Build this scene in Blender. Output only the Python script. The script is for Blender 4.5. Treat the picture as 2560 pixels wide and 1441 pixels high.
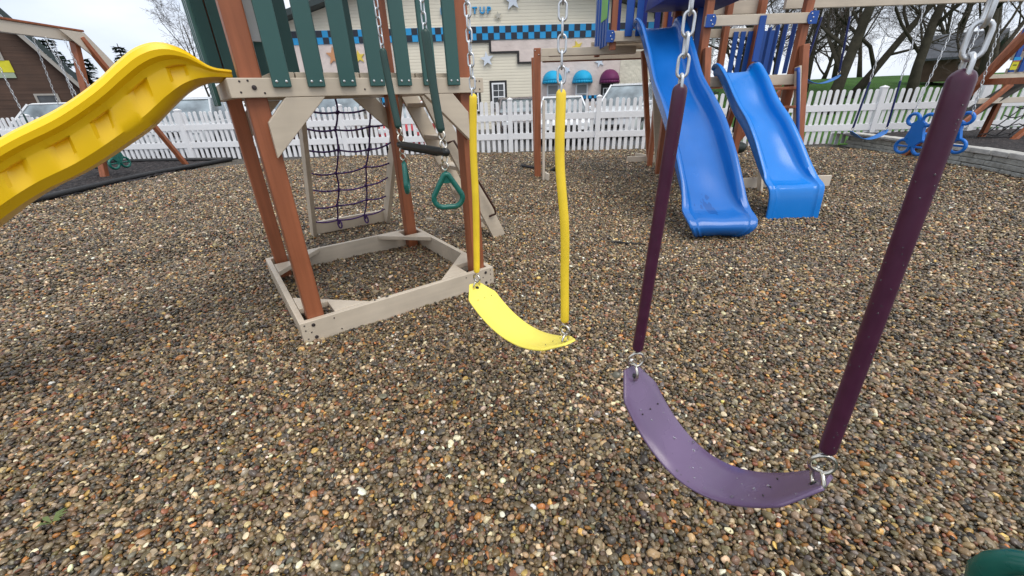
import bpy, bmesh, math, random
import numpy as np
from mathutils import Vector, Matrix, Euler
R = math.radians
for o in list(bpy.data.objects): bpy.data.objects.remove(o)
scene = bpy.context.scene
COL = scene.collection
PI = math.pi

# ------------------------------------------------------------------ camera
cd = bpy.data.cameras.new('Camera'); cam = bpy.data.objects.new('Camera', cd); COL.objects.link(cam)
PITCH, ROLL = .4416, -.0338
f_ = Vector((0, math.cos(PITCH), -math.sin(PITCH))); u_ = Vector((0, math.sin(PITCH), math.cos(PITCH))); r_ = Vector((1, 0, 0))
rr = r_*math.cos(ROLL)+u_*math.sin(ROLL); uu = -r_*math.sin(ROLL)+u_*math.cos(ROLL)
M = Matrix((rr, uu, -f_)).transposed().to_4x4(); M.translation = (0, 0, 1.35)
cam.matrix_world = M
cd.sensor_width = 36; cd.lens = 1004.63/2560*36; cd.clip_start = .02; cd.clip_end = 600
scene.camera = cam

# ------------------------------------------------------------------ world, sun, exposure
w = bpy.data.worlds.new('World'); scene.world = w; w.use_nodes = True
nt = w.node_tree; nt.nodes.clear()
SUN_EL, SUN_AZ = 62, 145           # degrees; azimuth clockwise from +Y
sky = nt.nodes.new('ShaderNodeTexSky'); sky.sky_type = 'NISHITA'; sky.sun_disc = False
sky.sun_elevation = R(SUN_EL); sky.sun_rotation = R(SUN_AZ); sky.air_density = 1.0; sky.dust_density = 3.0
bg1 = nt.nodes.new('ShaderNodeBackground'); bg1.inputs[1].default_value = .09
nt.links.new(sky.outputs[0], bg1.inputs[0])
# overcast cloud deck: the same all round
tc = nt.nodes.new('ShaderNodeTexCoord')
mp = nt.nodes.new('ShaderNodeMapping'); mp.inputs['Scale'].default_value = (1.0, 1.0, 2.6)
nz = nt.nodes.new('ShaderNodeTexNoise'); nz.inputs['Scale'].default_value = 2.3; nz.inputs['Detail'].default_value = 5; nz.inputs['Roughness'].default_value = .5
cr = nt.nodes.new('ShaderNodeValToRGB')
cr.color_ramp.elements[0].position = .36; cr.color_ramp.elements[0].color = (.58, .655, .79, 1)
cr.color_ramp.elements[1].position = .62; cr.color_ramp.elements[1].color = (.88, .90, .93, 1)
nt.links.new(tc.outputs['Generated'], mp.inputs[0]); nt.links.new(mp.outputs[0], nz.inputs['Vector']); nt.links.new(nz.outputs[0], cr.inputs[0])
bg2 = nt.nodes.new('ShaderNodeBackground'); bg2.inputs[1].default_value = .95
nt.links.new(cr.outputs[0], bg2.inputs[0])
mx = nt.nodes.new('ShaderNodeMixShader'); mx.inputs[0].default_value = .88
nt.links.new(bg1.outputs[0], mx.inputs[1]); nt.links.new(bg2.outputs[0], mx.inputs[2])
wo = nt.nodes.new('ShaderNodeOutputWorld'); nt.links.new(mx.outputs[0], wo.inputs[0])
sl = bpy.data.lights.new('Sun', 'SUN'); sl.energy = 1.5; sl.angle = R(40); sl.color = (1, .95, .87)
so = bpy.data.objects.new('Sun', sl); COL.objects.link(so)
sd = Vector((math.sin(R(SUN_AZ))*math.cos(R(SUN_EL)), math.cos(R(SUN_AZ))*math.cos(R(SUN_EL)), math.sin(R(SUN_EL))))
so.rotation_euler = sd.to_track_quat('Z', 'Y').to_euler(); so.location = sd*30
scene.view_settings.view_transform = 'Standard'; scene.view_settings.look = 'None'
scene.view_settings.exposure = .58; scene.view_settings.gamma = 1

# ------------------------------------------------------------------ materials
def mat(name, col, rough=.5, spec=.5, noise=None, bump=None, metal=0, coat=0, hue=None, wave=None, streak=None):
    """noise=(scale, amount) colour mottling; bump=(scale, strength, distance); streak=(scale vec, amount) grain in object space"""
    m = bpy.data.materials.new(name); m.use_nodes = True; n = m.node_tree.nodes; l = m.node_tree.links
    b = n['Principled BSDF']; b.inputs['Base Color'].default_value = (*col, 1)
    b.inputs['Roughness'].default_value = rough; b.inputs['Specular IOR Level'].default_value = spec
    b.inputs['Metallic'].default_value = metal
    if coat: b.inputs['Coat Weight'].default_value = coat; b.inputs['Coat Roughness'].default_value = .08
    t = n.new('ShaderNodeTexCoord'); colout = None
    if noise or streak:
        def layer(prev, sc, amt, mapping=None, detail=4):
            ns = n.new('ShaderNodeTexNoise'); ns.inputs['Scale'].default_value = sc; ns.inputs['Detail'].default_value = detail
            if mapping:
                mm = n.new('ShaderNodeMapping'); mm.inputs['Scale'].default_value = mapping
                l.new(t.outputs['Object'], mm.inputs[0]); l.new(mm.outputs[0], ns.inputs['Vector'])
            else: l.new(t.outputs['Object'], ns.inputs['Vector'])
            mr = n.new('ShaderNodeMapRange'); mr.inputs[1].default_value = .3; mr.inputs[2].default_value = .7
            mr.inputs[3].default_value = 1-amt; mr.inputs[4].default_value = 1+amt
            l.new(ns.outputs[0], mr.inputs[0])
            mu = n.new('ShaderNodeVectorMath'); mu.operation = 'SCALE'
            if prev is None: mu.inputs[0].default_value = col
            else: l.new(prev, mu.inputs[0])
            l.new(mr.outputs[0], mu.inputs['Scale']); return mu.outputs[0], ns.outputs[0]
        if noise: colout, nout = layer(colout, *noise)
        if streak: colout, sout = layer(colout, 1.0, streak[1], streak[0], 6)
        l.new(colout, b.inputs['Base Color'])
        if noise:
            mr = n.new('ShaderNodeMapRange'); mr.inputs[3].default_value = max(.05, rough-.1); mr.inputs[4].default_value = min(1, rough+.12)
            l.new(nout, mr.inputs[0]); l.new(mr.outputs[0], b.inputs['Roughness'])
    if bump:
        ns = n.new('ShaderNodeTexNoise'); ns.inputs['Scale'].default_value = bump[0]; ns.inputs['Detail'].default_value = 4
        l.new(t.outputs['Object'], ns.inputs['Vector'])
        bp = n.new('ShaderNodeBump'); bp.inputs['Strength'].default_value = bump[1]; bp.inputs['Distance'].default_value = bump[2]
        l.new(ns.outputs[0], bp.inputs['Height']); l.new(bp.outputs[0], b.inputs['Normal'])
    if wave:   # horizontal siding courses: (courses per metre, distance)
        sx = n.new('ShaderNodeSeparateXYZ'); l.new(t.outputs['Object'], sx.inputs[0])
        mu = n.new('ShaderNodeMath'); mu.operation = 'MULTIPLY'; mu.inputs[1].default_value = wave[0]; l.new(sx.outputs[2], mu.inputs[0])
        fr = n.new('ShaderNodeMath'); fr.operation = 'FRACT'; l.new(mu.outputs[0], fr.inputs[0])
        pw = n.new('ShaderNodeMath'); pw.operation = 'POWER'; pw.inputs[1].default_value = wave[2] if len(wave) > 2 else 1.0; l.new(fr.outputs[0], pw.inputs[0])
        bp = n.new('ShaderNodeBump'); bp.invert = True; bp.inputs['Strength'].default_value = 1; bp.inputs['Distance'].default_value = wave[1]
        l.new(pw.outputs[0], bp.inputs['Height']); l.new(bp.outputs[0], b.inputs['Normal'])
    return m
MT = dict(
 brown=mat('redwood vinyl', (.29, .096, .043), .42, .4, noise=(3, .10), streak=((25, 25, 1.6), .20), bump=(120, .12, .002)),
 tan=mat('tan vinyl board', (.54, .465, .365), .40, .45, noise=(3.5, .11), streak=((3, 30, 30), .05), bump=(60, .08, .002)),
 tanlight=mat('cream vinyl board', (.60, .53, .44), .40, .45, noise=(2.2, .05)),
 green=mat('green vinyl slat', (.032, .098, .090), .36, .45, noise=(3, .08), bump=(90, .06, .002)),
 greenpl=mat('green moulded plastic', (.006, .115, .090), .26, .5, noise=(20, .12)),
 greentube=mat('green chain sleeve', (.010, .045, .036), .35, .5, noise=(12, .1)),
 blackpl=mat('black rubber grip', (.012, .013, .013), .38, .4, noise=(30, .2)),
 yslide=mat('yellow moulded plastic', (.93, .59, .008), .30, .45, noise=(4, .035), bump=(25, .06, .004)),
 yseat=mat('yellow belt rubber', (.95, .80, .13), .42, .35, noise=(9, .03)),
 ytube=mat('yellow chain sleeve', (.92, .66, .04), .40, .45, noise=(14, .06), bump=(60, .12, .002)),
 pseat=mat('purple belt rubber', (.135, .085, .168), .25, .7, noise=(9, .10), bump=(45, .08, .001)),
 ptube=mat('plum chain sleeve', (.062, .012, .036), .33, .45, noise=(40, .12), bump=(90, .15, .001)),
 blue1=mat('blue slide plastic', (.007, .125, .45), .22, .5, noise=(3, .06), bump=(18, .05, .004)),
 blue2=mat('bright blue slide plastic', (.003, .18, .60), .22, .5, noise=(3, .04)),
 bluev=mat('blue vinyl slat', (.008, .065, .30), .38, .45, noise=(3, .08)),
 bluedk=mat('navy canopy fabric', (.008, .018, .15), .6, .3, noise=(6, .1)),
 bluegl=mat('blue glider plastic', (.005, .15, .55), .3, .5, noise=(6, .06)),
 bluetube=mat('navy chain sleeve', (.008, .016, .10), .4, .4),
 zinc=mat('galvanised chain steel', (.62, .64, .66), .34, .5, metal=.85, noise=(40, .15)),
 steel=mat('plated hook steel', (.60, .57, .50), .25, .5, metal=1),
 darkscrew=mat('dark screw head', (.06, .05, .05), .5, .4, metal=.5),
 screw=mat('bright screw head', (.6, .6, .6), .3, .5, metal=.9),
 rope=mat('purple climbing rope', (.075, .035, .14), .7, .3, noise=(70, 1.0), bump=(160, .6, .004)),
 ropeblk=mat('black climbing rope', (.02, .02, .022), .7, .3),
 white=mat('white fence vinyl', (.80, .81, .83), .38, .45, noise=(1.3, .03)),
 black=mat('black edging plastic', (.018, .018, .019), .5, .4, noise=(8, .2), bump=(30, .2, .005)),
 rust=mat('brown metal handrail', (.05, .018, .012), .4, .5),
 tyre=mat('tyre rubber', (.016, .017, .016), .7, .3, noise=(15, .2)),
 greenblk=mat('dark tyre swing rubber', (.012, .020, .016), .5, .4),
 glass=mat('car window glass', (.30, .35, .37), .05, 1.0, metal=.4, noise=(1.1, .75)),  # pale base and dark mottling paint sky reflections into the glass colour
 rim=mat('alloy wheel', (.45, .46, .47), .35, .5, metal=.8),
 lamp=mat('headlight lens', (.75, .78, .80), .1, .6),
 panel=mat('pale grey panel', (.55, .57, .57), .6, .3),
)
MT['pebble'] = None

# ------------------------------------------------------------------ mesh helpers
class MB:
    def __init__(s): s.v = []; s.f = []
    def add(s, v, f):
        k = len(s.v); s.v += [tuple(p) for p in v]; s.f += [tuple(i+k for i in q) for q in f]; return s
    def box(s, c, d, rot=None):
        h = [x/2 for x in d]; pts = [Vector((sx*h[0], sy*h[1], sz*h[2])) for sx in (-1, 1) for sy in (-1, 1) for sz in (-1, 1)]
        if rot is not None: pts = [rot @ p for p in pts]
        c = Vector(c)
        return s.add([p+c for p in pts], [(0, 1, 3, 2), (4, 6, 7, 5), (0, 4, 5, 1), (2, 3, 7, 6), (0, 2, 6, 4), (1, 5, 7, 3)])
    def box2(s, a, b):
        return s.box([(p+q)/2 for p, q in zip(a, b)], [abs(q-p) for p, q in zip(a, b)])
    def bar(s, a, b, wd, th, up=(0, 0, 1)):
        """bar from a to b, wd across (perpendicular to up), th along up"""
        a, b = Vector(a), Vector(b); x = (b-a); L = x.length; x.normalize(); up = Vector(up)
        y = up.cross(x)
        if y.length < 1e-5: y = Vector((0, 1, 0)).cross(x)
        y.normalize(); z = x.cross(y)
        return s.box((a+b)/2, (L, wd, th), Matrix((x, y, z)).transposed())
    def prism(s, poly, h0, h1, fn):
        """poly 2D points; fn(p, q, h) -> 3D"""
        n = len(poly)
        v = [fn(p, q, h0) for p, q in poly]+[fn(p, q, h1) for p, q in poly]
        f = [tuple(range(n))[::-1], tuple(range(n, 2*n))]+[(i, (i+1) % n, n+(i+1) % n, n+i) for i in range(n)]
        return s.add(v, f)
    def tube(s, pts, rad, n=8, closed=False, caps=True, round_ends=False):
        pts = [Vector(p) for p in pts]; m = len(pts)
        rs = list(rad) if hasattr(rad, '__len__') else [rad]*m
        if round_ends and not closed:
            d0 = (pts[0]-pts[1]).normalized(); d1 = (pts[-1]-pts[-2]).normalized(); r0, r1 = rs[0], rs[-1]
            pre = [(pts[0]+d0*r0*math.sin(a), r0*math.cos(a)) for a in (1.45, 1.1, .7, .35)]
            post = [(pts[-1]+d1*r1*math.sin(a), r1*math.cos(a)) for a in (.35, .7, 1.1, 1.45)]
            pts = [p for p, _ in pre]+pts+[p for p, _ in post]; rs = [q for _, q in pre]+rs+[q for _, q in post]; m = len(pts)
        T = []
        for i in range(m):
            if closed: t = pts[(i+1) % m]-pts[i-1]
            else: t = pts[min(i+1, m-1)]-pts[max(i-1, 0)]
            T.append(t.normalized() if t.length > 1e-9 else Vector((0, 0, 1)))
        nrm = T[0].orthogonal().normalized(); V = []
        N = []
        for i in range(m):
            nrm = nrm-T[i]*nrm.dot(T[i])
            if nrm.length < 1e-6: nrm = T[i].orthogonal()
            nrm = nrm.normalized(); N.append(nrm.copy())
        tw = 0
        if closed:
            q = N[-1]-T[0]*N[-1].dot(T[0]); q.normalize(); b0 = T[0].cross(N[0]); tw = -math.atan2(q.dot(b0), q.dot(N[0]))
        for i in range(m):
            b = T[i].cross(N[i]); off = tw*i/m
            for k in range(n):
                a = 2*PI*k/n+off; V.append(pts[i]+(N[i]*math.cos(a)+b*math.sin(a))*rs[i])
        F = []
        for i in range(m if closed else m-1):
            j = (i+1) % m
            for k in range(n): F.append((i*n+k, i*n+(k+1) % n, j*n+(k+1) % n, j*n+k))
        if caps and not closed: F += [tuple(range(n))[::-1], tuple(range((m-1)*n, m*n))]
        return s.add(V, F)
    def cyl(s, a, b, r, n=14, r2=None): return s.tube([a, b], [r, r if r2 is None else r2], n)
    def build(s, name, m, parent=None, smooth=False, bevel=0, seg=2, auto=None, sub=0):
        me = bpy.data.meshes.new(name); me.from_pydata([tuple(p) for p in s.v], [], s.f); me.update()
        bm = bmesh.new(); bm.from_mesh(me); bmesh.ops.recalc_face_normals(bm, faces=bm.faces); bm.to_mesh(me); bm.free()
        return link(name, me, m, parent, smooth, bevel, seg, auto, sub)
def link(name, me, m, parent=None, smooth=False, bevel=0, seg=2, auto=None, sub=0):
    if m is not None and not me.materials: me.materials.append(MT[m] if isinstance(m, str) else m)
    o = bpy.data.objects.new(name, me); COL.objects.link(o)
    if parent: o.parent = parent
    if smooth: me.polygons.foreach_set('use_smooth', [True]*len(me.polygons))
    if bevel:
        b = o.modifiers.new('b', 'BEVEL'); b.width = bevel; b.segments = seg; b.limit_method = 'ANGLE'; b.angle_limit = R(40)
        me.polygons.foreach_set('use_smooth', [True]*len(me.polygons))
        wn = o.modifiers.new('w', 'WEIGHTED_NORMAL'); wn.keep_sharp = True
    if sub:
        q = o.modifiers.new('s', 'SUBSURF'); q.levels = sub; q.render_levels = sub
    if auto:
        me.polygons.foreach_set('use_smooth', [True]*len(me.polygons))
        try: me.set_sharp_from_angle(angle=R(auto))
        except Exception: pass
    return o
def thing(name, label, cat, loc=(0, 0, 0), rz=0, group=None, kind=None):
    o = bpy.data.objects.new(name, None); COL.objects.link(o); o.location = loc; o.rotation_euler = (0, 0, rz)
    o.empty_display_size = .1
    return tag(o, label, cat, group, kind)
def tag(o, label=None, cat=None, group=None, kind=None):
    if label: o['label'] = label
    if cat: o['category'] = cat
    if group: o['group'] = group
    if kind: o['kind'] = kind
    return o
def inst(src, parent, matrix=None, name=None):
    o = src.copy(); COL.objects.link(o); o.parent = parent
    if matrix is not None: o.matrix_local = matrix
    return o
def bx(name, m, parent, a, b, bevel=.004): return MB().box2(a, b).build(name, m, parent, bevel=bevel)
def lerp(a, b, t): return a+(b-a)*t
def interp(x, tab):
    return float(np.interp(x, [t[0] for t in tab], [t[1] for t in tab]))
def smooth_interp(xs, tab):
    """Catmull-like smooth interpolation of a table"""
    X = np.array([t[0] for t in tab], float); Y = np.array([t[1] for t in tab], float)
    m = np.gradient(Y, X); out = []
    for x in xs:
        i = int(np.clip(np.searchsorted(X, x)-1, 0, len(X)-2)); h = X[i+1]-X[i]; t = min(1, max(0, (x-X[i])/h))
        out.append((2*t**3-3*t**2+1)*Y[i]+(t**3-2*t**2+t)*h*m[i]+(-2*t**3+3*t**2)*Y[i+1]+(t**3-t**2)*h*m[i+1])
    return out

# ================================================================== THE SETTING
def gh(x, y):
    return (.010*np.sin(1.7*x+.6)*np.cos(1.3*y+.4)+.007*np.sin(3.9*x-2.1*y)+.006*np.cos(2.3*x+4.4*y+1.)+.004*np.sin(9*x+3*y)*np.sin(7*y-2*x))
def sheet(name, x0, x1, y0, y1, nx, ny, zf, m, kind='structure'):
    X, Y = np.meshgrid(np.linspace(x0, x1, nx), np.linspace(y0, y1, ny)); Z = zf(X, Y)
    v = np.stack([X.ravel(), Y.ravel(), np.broadcast_to(Z, X.shape).ravel()], 1)
    i = np.arange((ny-1)*nx).reshape(ny-1, nx)[:, :-1].ravel(); f = np.stack([i, i+1, i+nx+1, i+nx], 1)
    me = bpy.data.meshes.new(name); me.from_pydata(v.tolist(), [], f.tolist()); me.update()
    o = link(name, me, m, smooth=True); o['kind'] = kind; return o

def ground_mat(name, cols, scale, bdist, rough=.6, detail=None):
    """voronoi-celled loose ground: cols = list of (pos, rgb)"""
    m = bpy.data.materials.new(name); m.use_nodes = True; n = m.node_tree.nodes; l = m.node_tree.links; b = n['Principled BSDF']
    b.inputs['Roughness'].default_value = rough; b.inputs['Specular IOR Level'].default_value = .4
    t = n.new('ShaderNodeTexCoord')
    v = n.new('ShaderNodeTexVoronoi'); v.inputs['Scale'].default_value = scale; l.new(t.outputs['Object'], v.inputs['Vector'])
    sp = n.new('ShaderNodeSeparateColor'); l.new(v.outputs['Color'], sp.inputs[0])
    r = n.new('ShaderNodeValToRGB'); e = r.color_ramp.elements
    while len(e) < len(cols): e.new(.5)
    for q, (p, c) in zip(e, cols): q.position = p; q.color = (*c, 1)
    l.new(sp.outputs[0], r.inputs[0])
    ns = n.new('ShaderNodeTexNoise'); ns.inputs['Scale'].default_value = .9; ns.inputs['Detail'].default_value = 5; l.new(t.outputs['Object'], ns.inputs['Vector'])
    mr = n.new('ShaderNodeMapRange'); mr.inputs[1].default_value = .3; mr.inputs[2].default_value = .7; mr.inputs[3].default_value = .8; mr.inputs[4].default_value = 1.15
    l.new(ns.outputs[0], mr.inputs[0])
    mu = n.new('ShaderNodeVectorMath'); mu.operation = 'SCALE'; l.new(r.outputs[0], mu.inputs[0]); l.new(mr.outputs[0], mu.inputs['Scale'])
    l.new(mu.outputs[0], b.inputs['Base Color'])
    bp = n.new('ShaderNodeBump'); bp.invert = True; bp.inputs['Distance'].default_value = bdist; l.new(v.outputs['Distance'], bp.inputs['Height']); l.new(bp.outputs[0], b.inputs['Normal'])
    return m
MT['gravelbase'] = ground_mat('gravel bed', [(0, (.03, .027, .022)), (.3, (.06, .052, .04)), (.6, (.09, .078, .06)), (.85, (.14, .115, .085)), (1, (.3, .26, .2))], 46, .02)
MT['mulch'] = ground_mat('dark rubber mulch', [(0, (.010, .009, .010)), (.5, (.022, .018, .019)), (.9, (.045, .036, .036)), (1, (.08, .065, .06))], 22, .04, .8)
MT['asphalt'] = mat('wet asphalt', (.055, .056, .06), .45, .5, noise=(.8, .2), bump=(60, .3, .01))
MT['grass'] = mat('lawn grass', (.050, .125, .020), .8, .2, noise=(1.1, .3), bump=(9, .9, .12))

gravel_bed = sheet('gravel_bed', -8.6, 8.6, -4, 12.4, 120, 110, lambda X, Y: gh(X, Y)-.016, 'gravelbase')
far_ground = sheet('parking_lot', -160, 60, -60, 220, 60, 60, lambda X, Y: X*0-.075, 'asphalt')
mulch_bed = sheet('mulch_bed', -20, -7.9, -2, 13.6, 240, 300, lambda X, Y: .012+.012*np.sin(23*X+9*Y)*np.sin(17*Y-5*X)+.010*np.sin(51*X+3)*np.sin(43*Y)+.01*np.sin(3*X)*np.cos(2*Y), 'mulch')
def hill(X, Y):
    t = np.clip((Y-12.0)/24, 0, 1); s = t*t*(3-2*t)*.5+t*.5
    ramp = np.clip((X-6.4)/3.0, 0, 1)
    return -.06+2.05*s*ramp+.05*np.sin(.5*X+.3*Y)*t+.1*np.clip((Y-36)/60, 0, 1)
lawn = sheet('lawn', 6.4, 140, 11.3, 150, 140, 140, hill, 'grass')
bed_r = sheet('raised_bed', 8.35, 24, 1.5, 11.0, 60, 60, lambda X, Y: .27+.015*np.sin(7*X)*np.sin(6*Y), 'mulch')

# ---- loose pebbles: near ones fully covering, thinning into the bed's own relief far away
rng = np.random.default_rng(7)
def pebble_mesh(k):
    r = np.random.default_rng(100+k); bm = bmesh.new(); bmesh.ops.create_icosphere(bm, subdivisions=2, radius=.5)
    dirs = r.normal(size=(7, 3)); dirs /= np.linalg.norm(dirs, axis=1)[:, None]; cut = r.uniform(.30, .47, 7)
    ph = r.uniform(0, 6, 6)
    for v in bm.verts:
        p = np.array(v.co)
        for d, c in zip(dirs, cut):
            e = p@d
            if e > c: p = p-d*(e-c)*.8
        p = p*(1+.05*math.sin(5*p[0]*2+ph[0])+.05*math.sin(9*p[1]+ph[1])+.04*math.sin(8*p[2]+ph[2]))
        v.co = p
    me = bpy.data.meshes.new('pebble_shape'); bm.to_mesh(me); bm.free()
    me.polygons.foreach_set('use_smooth', [True]*len(me.polygons)); return me
pm = bpy.data.materials.new('wet pebble'); pm.use_nodes = True
n = pm.node_tree.nodes; l = pm.node_tree.links; b = n['Principled BSDF']; b.inputs['Specular IOR Level'].default_value = .5
at = n.new('ShaderNodeAttribute'); at.attribute_type = 'INSTANCER'; at.attribute_name = 'pcol'
tcx = n.new('ShaderNodeTexCoord'); ns = n.new('ShaderNodeTexNoise'); ns.inputs['Scale'].default_value = 4; ns.inputs['Detail'].default_value = 4
l.new(tcx.outputs['Object'], ns.inputs['Vector'])
mr = n.new('ShaderNodeMapRange'); mr.inputs[1].default_value = .3; mr.inputs[2].default_value = .7; mr.inputs[3].default_value = .78; mr.inputs[4].default_value = 1.2
l.new(ns.outputs[0], mr.inputs[0])
mu = n.new('ShaderNodeVectorMath'); mu.operation = 'SCALE'; l.new(at.outputs['Color'], mu.inputs[0]); l.new(mr.outputs[0], mu.inputs['Scale']); l.new(mu.outputs[0], b.inputs['Base Color'])
b.inputs['Roughness'].default_value = .28
protos = bpy.data.collections.new('pebble_shapes')
for k in range(8):
    me = pebble_mesh(k); me.materials.append(pm); protos.objects.link(bpy.data.objects.new('pebble_shape', me))
PAL = np.array([(.112, .088, .058), (.175, .134, .085), (.265, .205, .135), (.105, .100, .090), (.038, .032, .026), (.42, .32, .195), (.36, .165, .052), (.52, .35, .12), (.21, .090, .055), (.68, .58, .43), (.78, .73, .63), (.165, .125, .058), (.22, .20, .175)])
PW = np.array([.17, .19, .15, .08, .11, .10, .045, .024, .045, .042, .014, .05, .05]); PW /= PW.sum()
pts, rot, scl, col, idx = [], [], [], [], []
for (d0, d1, g, layers, sc) in ((.25, 2.7, .0165, 2, 1.0), (2.7, 5.0, .0195, 2, 1.05), (5.0, 8.0, .0245, 1, 1.22), (8.0, 12.9, .036, 1, 1.5)):
    for L in range(layers):
        gx, gy = np.meshgrid(np.arange(-d1, d1, g), np.arange(-.5, d1, g*.87))
        gx = gx+(np.arange(gx.shape[0]) % 2)[:, None]*g/2
        x = (gx+rng.uniform(-.42, .42, gx.shape)*g+L*g*.4).ravel(); y = (gy+rng.uniform(-.42, .42, gy.shape)*g+L*g*.5).ravel()
        d = np.hypot(x, y); ang = np.abs(np.arctan2(x, y+.25))
        k = (d >= d0) & (d < d1) & (ang < R(64)) & (x < 8.32) & (y < 11.58-.0776*(x-.78)) & (x > -7.95)
        x, y, d = x[k], y[k], d[k]; N = len(x)
        a = np.exp(rng.normal(0, .25, N))*.0219*sc; bb = a*rng.uniform(.60, .95, N); c = a*rng.uniform(.42, .74, N)
        big = rng.random(N) < .03; a[big] *= 1.45; bb[big] *= 1.4; c[big] *= 1.25
        z = gh(x, y)+(-.011 if L == 0 and layers == 2 else -.003)+rng.normal(0, .0046, N)*sc
        pts.append(np.stack([x, y, z], 1)); scl.append(np.stack([a, bb, c], 1))
        rot.append(np.stack([rng.normal(0, .45, N), rng.normal(0, .45, N), rng.uniform(0, 6.283, N)], 1))
        damp = .98+.07*np.sin(1.1*x+.7*y+.5)*np.sin(.9*y-.6*x+1.2)+.07*np.sin(3.1*x-1.7*y)*np.sin(2.3*y+1.1*x)
        cc = PAL[rng.choice(len(PAL), N, p=PW)]*np.array([.90, .84, .735])*damp[:, None]*np.exp(rng.normal(-.05, .28, (N, 1)))*np.exp(rng.normal(0, .05, (N, 3)))
        col.append(np.concatenate([np.clip(cc, 0, .85), np.ones((N, 1))], 1)); idx.append(rng.integers(0, 8, N))
pts, rot, scl, col, idx = map(np.concatenate, (pts, rot, scl, col, idx)); N = len(pts)
me = bpy.data.meshes.new('gravel'); me.vertices.add(N); me.vertices.foreach_set('co', pts.astype(np.float32).ravel())
for nm, ty, fld, arr in (('prot', 'FLOAT_VECTOR', 'vector', rot), ('pscl', 'FLOAT_VECTOR', 'vector', scl), ('pcol', 'FLOAT_COLOR', 'color', col)):
    q = me.attributes.new(nm, ty, 'POINT'); q.data.foreach_set(fld, arr.astype(np.float32).ravel())
q = me.attributes.new('pidx', 'INT', 'POINT'); q.data.foreach_set('value', idx.astype(np.int32))
gravel = bpy.data.objects.new('gravel', me); COL.objects.link(gravel)
tag(gravel, 'loose wet river pebbles in grey, tan and brown covering the playground', 'gravel', kind='stuff')
me.materials.append(pm)
ng = bpy.data.node_groups.new('scatter', 'GeometryNodeTree')
ng.interface.new_socket('Geometry', in_out='INPUT', socket_type='NodeSocketGeometry'); ng.interface.new_socket('Geometry', in_out='OUTPUT', socket_type='NodeSocketGeometry')
gi = ng.nodes.new('NodeGroupInput'); go = ng.nodes.new('NodeGroupOutput'); ip = ng.nodes.new('GeometryNodeInstanceOnPoints'); ci = ng.nodes.new('GeometryNodeCollectionInfo')
ci.inputs['Collection'].default_value = protos; ci.inputs['Separate Children'].default_value = True; ci.inputs['Reset Children'].default_value = True
def attr(nm, ty):
    q = ng.nodes.new('GeometryNodeInputNamedAttribute'); q.data_type = ty; q.inputs['Name'].default_value = nm
    return [s for s in q.outputs if s.enabled and s.name == 'Attribute'][0]
ng.links.new(gi.outputs[0], ip.inputs['Points']); ng.links.new(ci.outputs[0], ip.inputs['Instance']); ip.inputs['Pick Instance'].default_value = True
ng.links.new(attr('pidx', 'INT'), ip.inputs['Instance Index']); ng.links.new(attr('prot', 'FLOAT_VECTOR'), ip.inputs['Rotation']); ng.links.new(attr('pscl', 'FLOAT_VECTOR'), ip.inputs['Scale'])
ng.links.new(ip.outputs[0], go.inputs[0])
gravel.modifiers.new('scatter', 'NODES').node_group = ng


# ================================================================== LEFT PLAYSET (brown posts, green slats, yellow slide)
YAW = .6199; FLx, FLy = -1.2998, 2.1299; A, B = 1.4217, 1.465
tower = thing('playset', 'brown and tan playset with green slats, yellow slide and sandbox base', 'playset', (FLx, FLy, 0), YAW)
PW_ = .098; IN = .058
posts = [(IN, .04), (A-IN-PW_, .04), (IN, B-.04-PW_), (A-IN-PW_, B-.04-PW_)]
for (px, py) in posts:
    bx('post', 'brown', tower, (px, py, -.1), (px+PW_, py+PW_, 2.75), .008)
# sandbox frame: front and back boards run past, side boards butt between
HS = .146; TH = .038
bx('sandbox_board', 'tan', tower, (0, 0, -.06), (A, TH, HS)); bx('sandbox_board', 'tan', tower, (0, B-TH, -.06), (A, B, HS))
bx('sandbox_board', 'tan', tower, (0, TH+.001, -.06), (TH, B-TH-.001, HS-.001)); bx('sandbox_board', 'tan', tower, (A-TH, TH+.001, -.06), (A, B-TH-.001, HS-.001))
def corner(cx, cy, sx, sy):
    # triangular corner seat, its square tip cut for the post
    l_ = .40; t = .062
    poly = [(t+PW_+.02, .002), (l_, .002), (.002, l_), (.002, t+PW_+.02), (t+PW_+.02, t+PW_+.02)]
    q = MB(); q.prism([(p, r) for p, r in poly], HS-.036, HS+.002, lambda p, r, h: (cx+sx*p, cy+sy*r, h)); q.build('corner_seat', 'tan', tower, bevel=.004)
corner(TH, TH, 1, 1); corner(A-TH, TH, -1, 1); corner(TH, B-TH, 1, -1); corner(A-TH, B-TH, -1, -1)
# deck beams
Z0, Z1 = 1.3885, 1.4755
bx('deck_beam', 'tan', tower, (0, 0, Z0), (A, TH, Z1)); bx('deck_beam', 'tan', tower, (0, B-TH, Z0), (A, B, Z1))
bx('deck_beam', 'tan', tower, (0, TH+.001, Z0+.001), (TH, B-TH-.001, Z1-.001)); bx('deck_beam', 'tan', tower, (A-TH, TH+.001, Z0+.001), (A, B-TH-.001, Z1-.001))
nb = 9; pw = (A-2*TH-.35)/nb
for i in range(nb):
    x0 = TH+.16+i*pw
    bx('deck_board', 'tan', tower, (x0+.003, TH+.014, Z1-.02), (x0+pw-.003, B-TH-.014, Z1+.028), .003)
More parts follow.
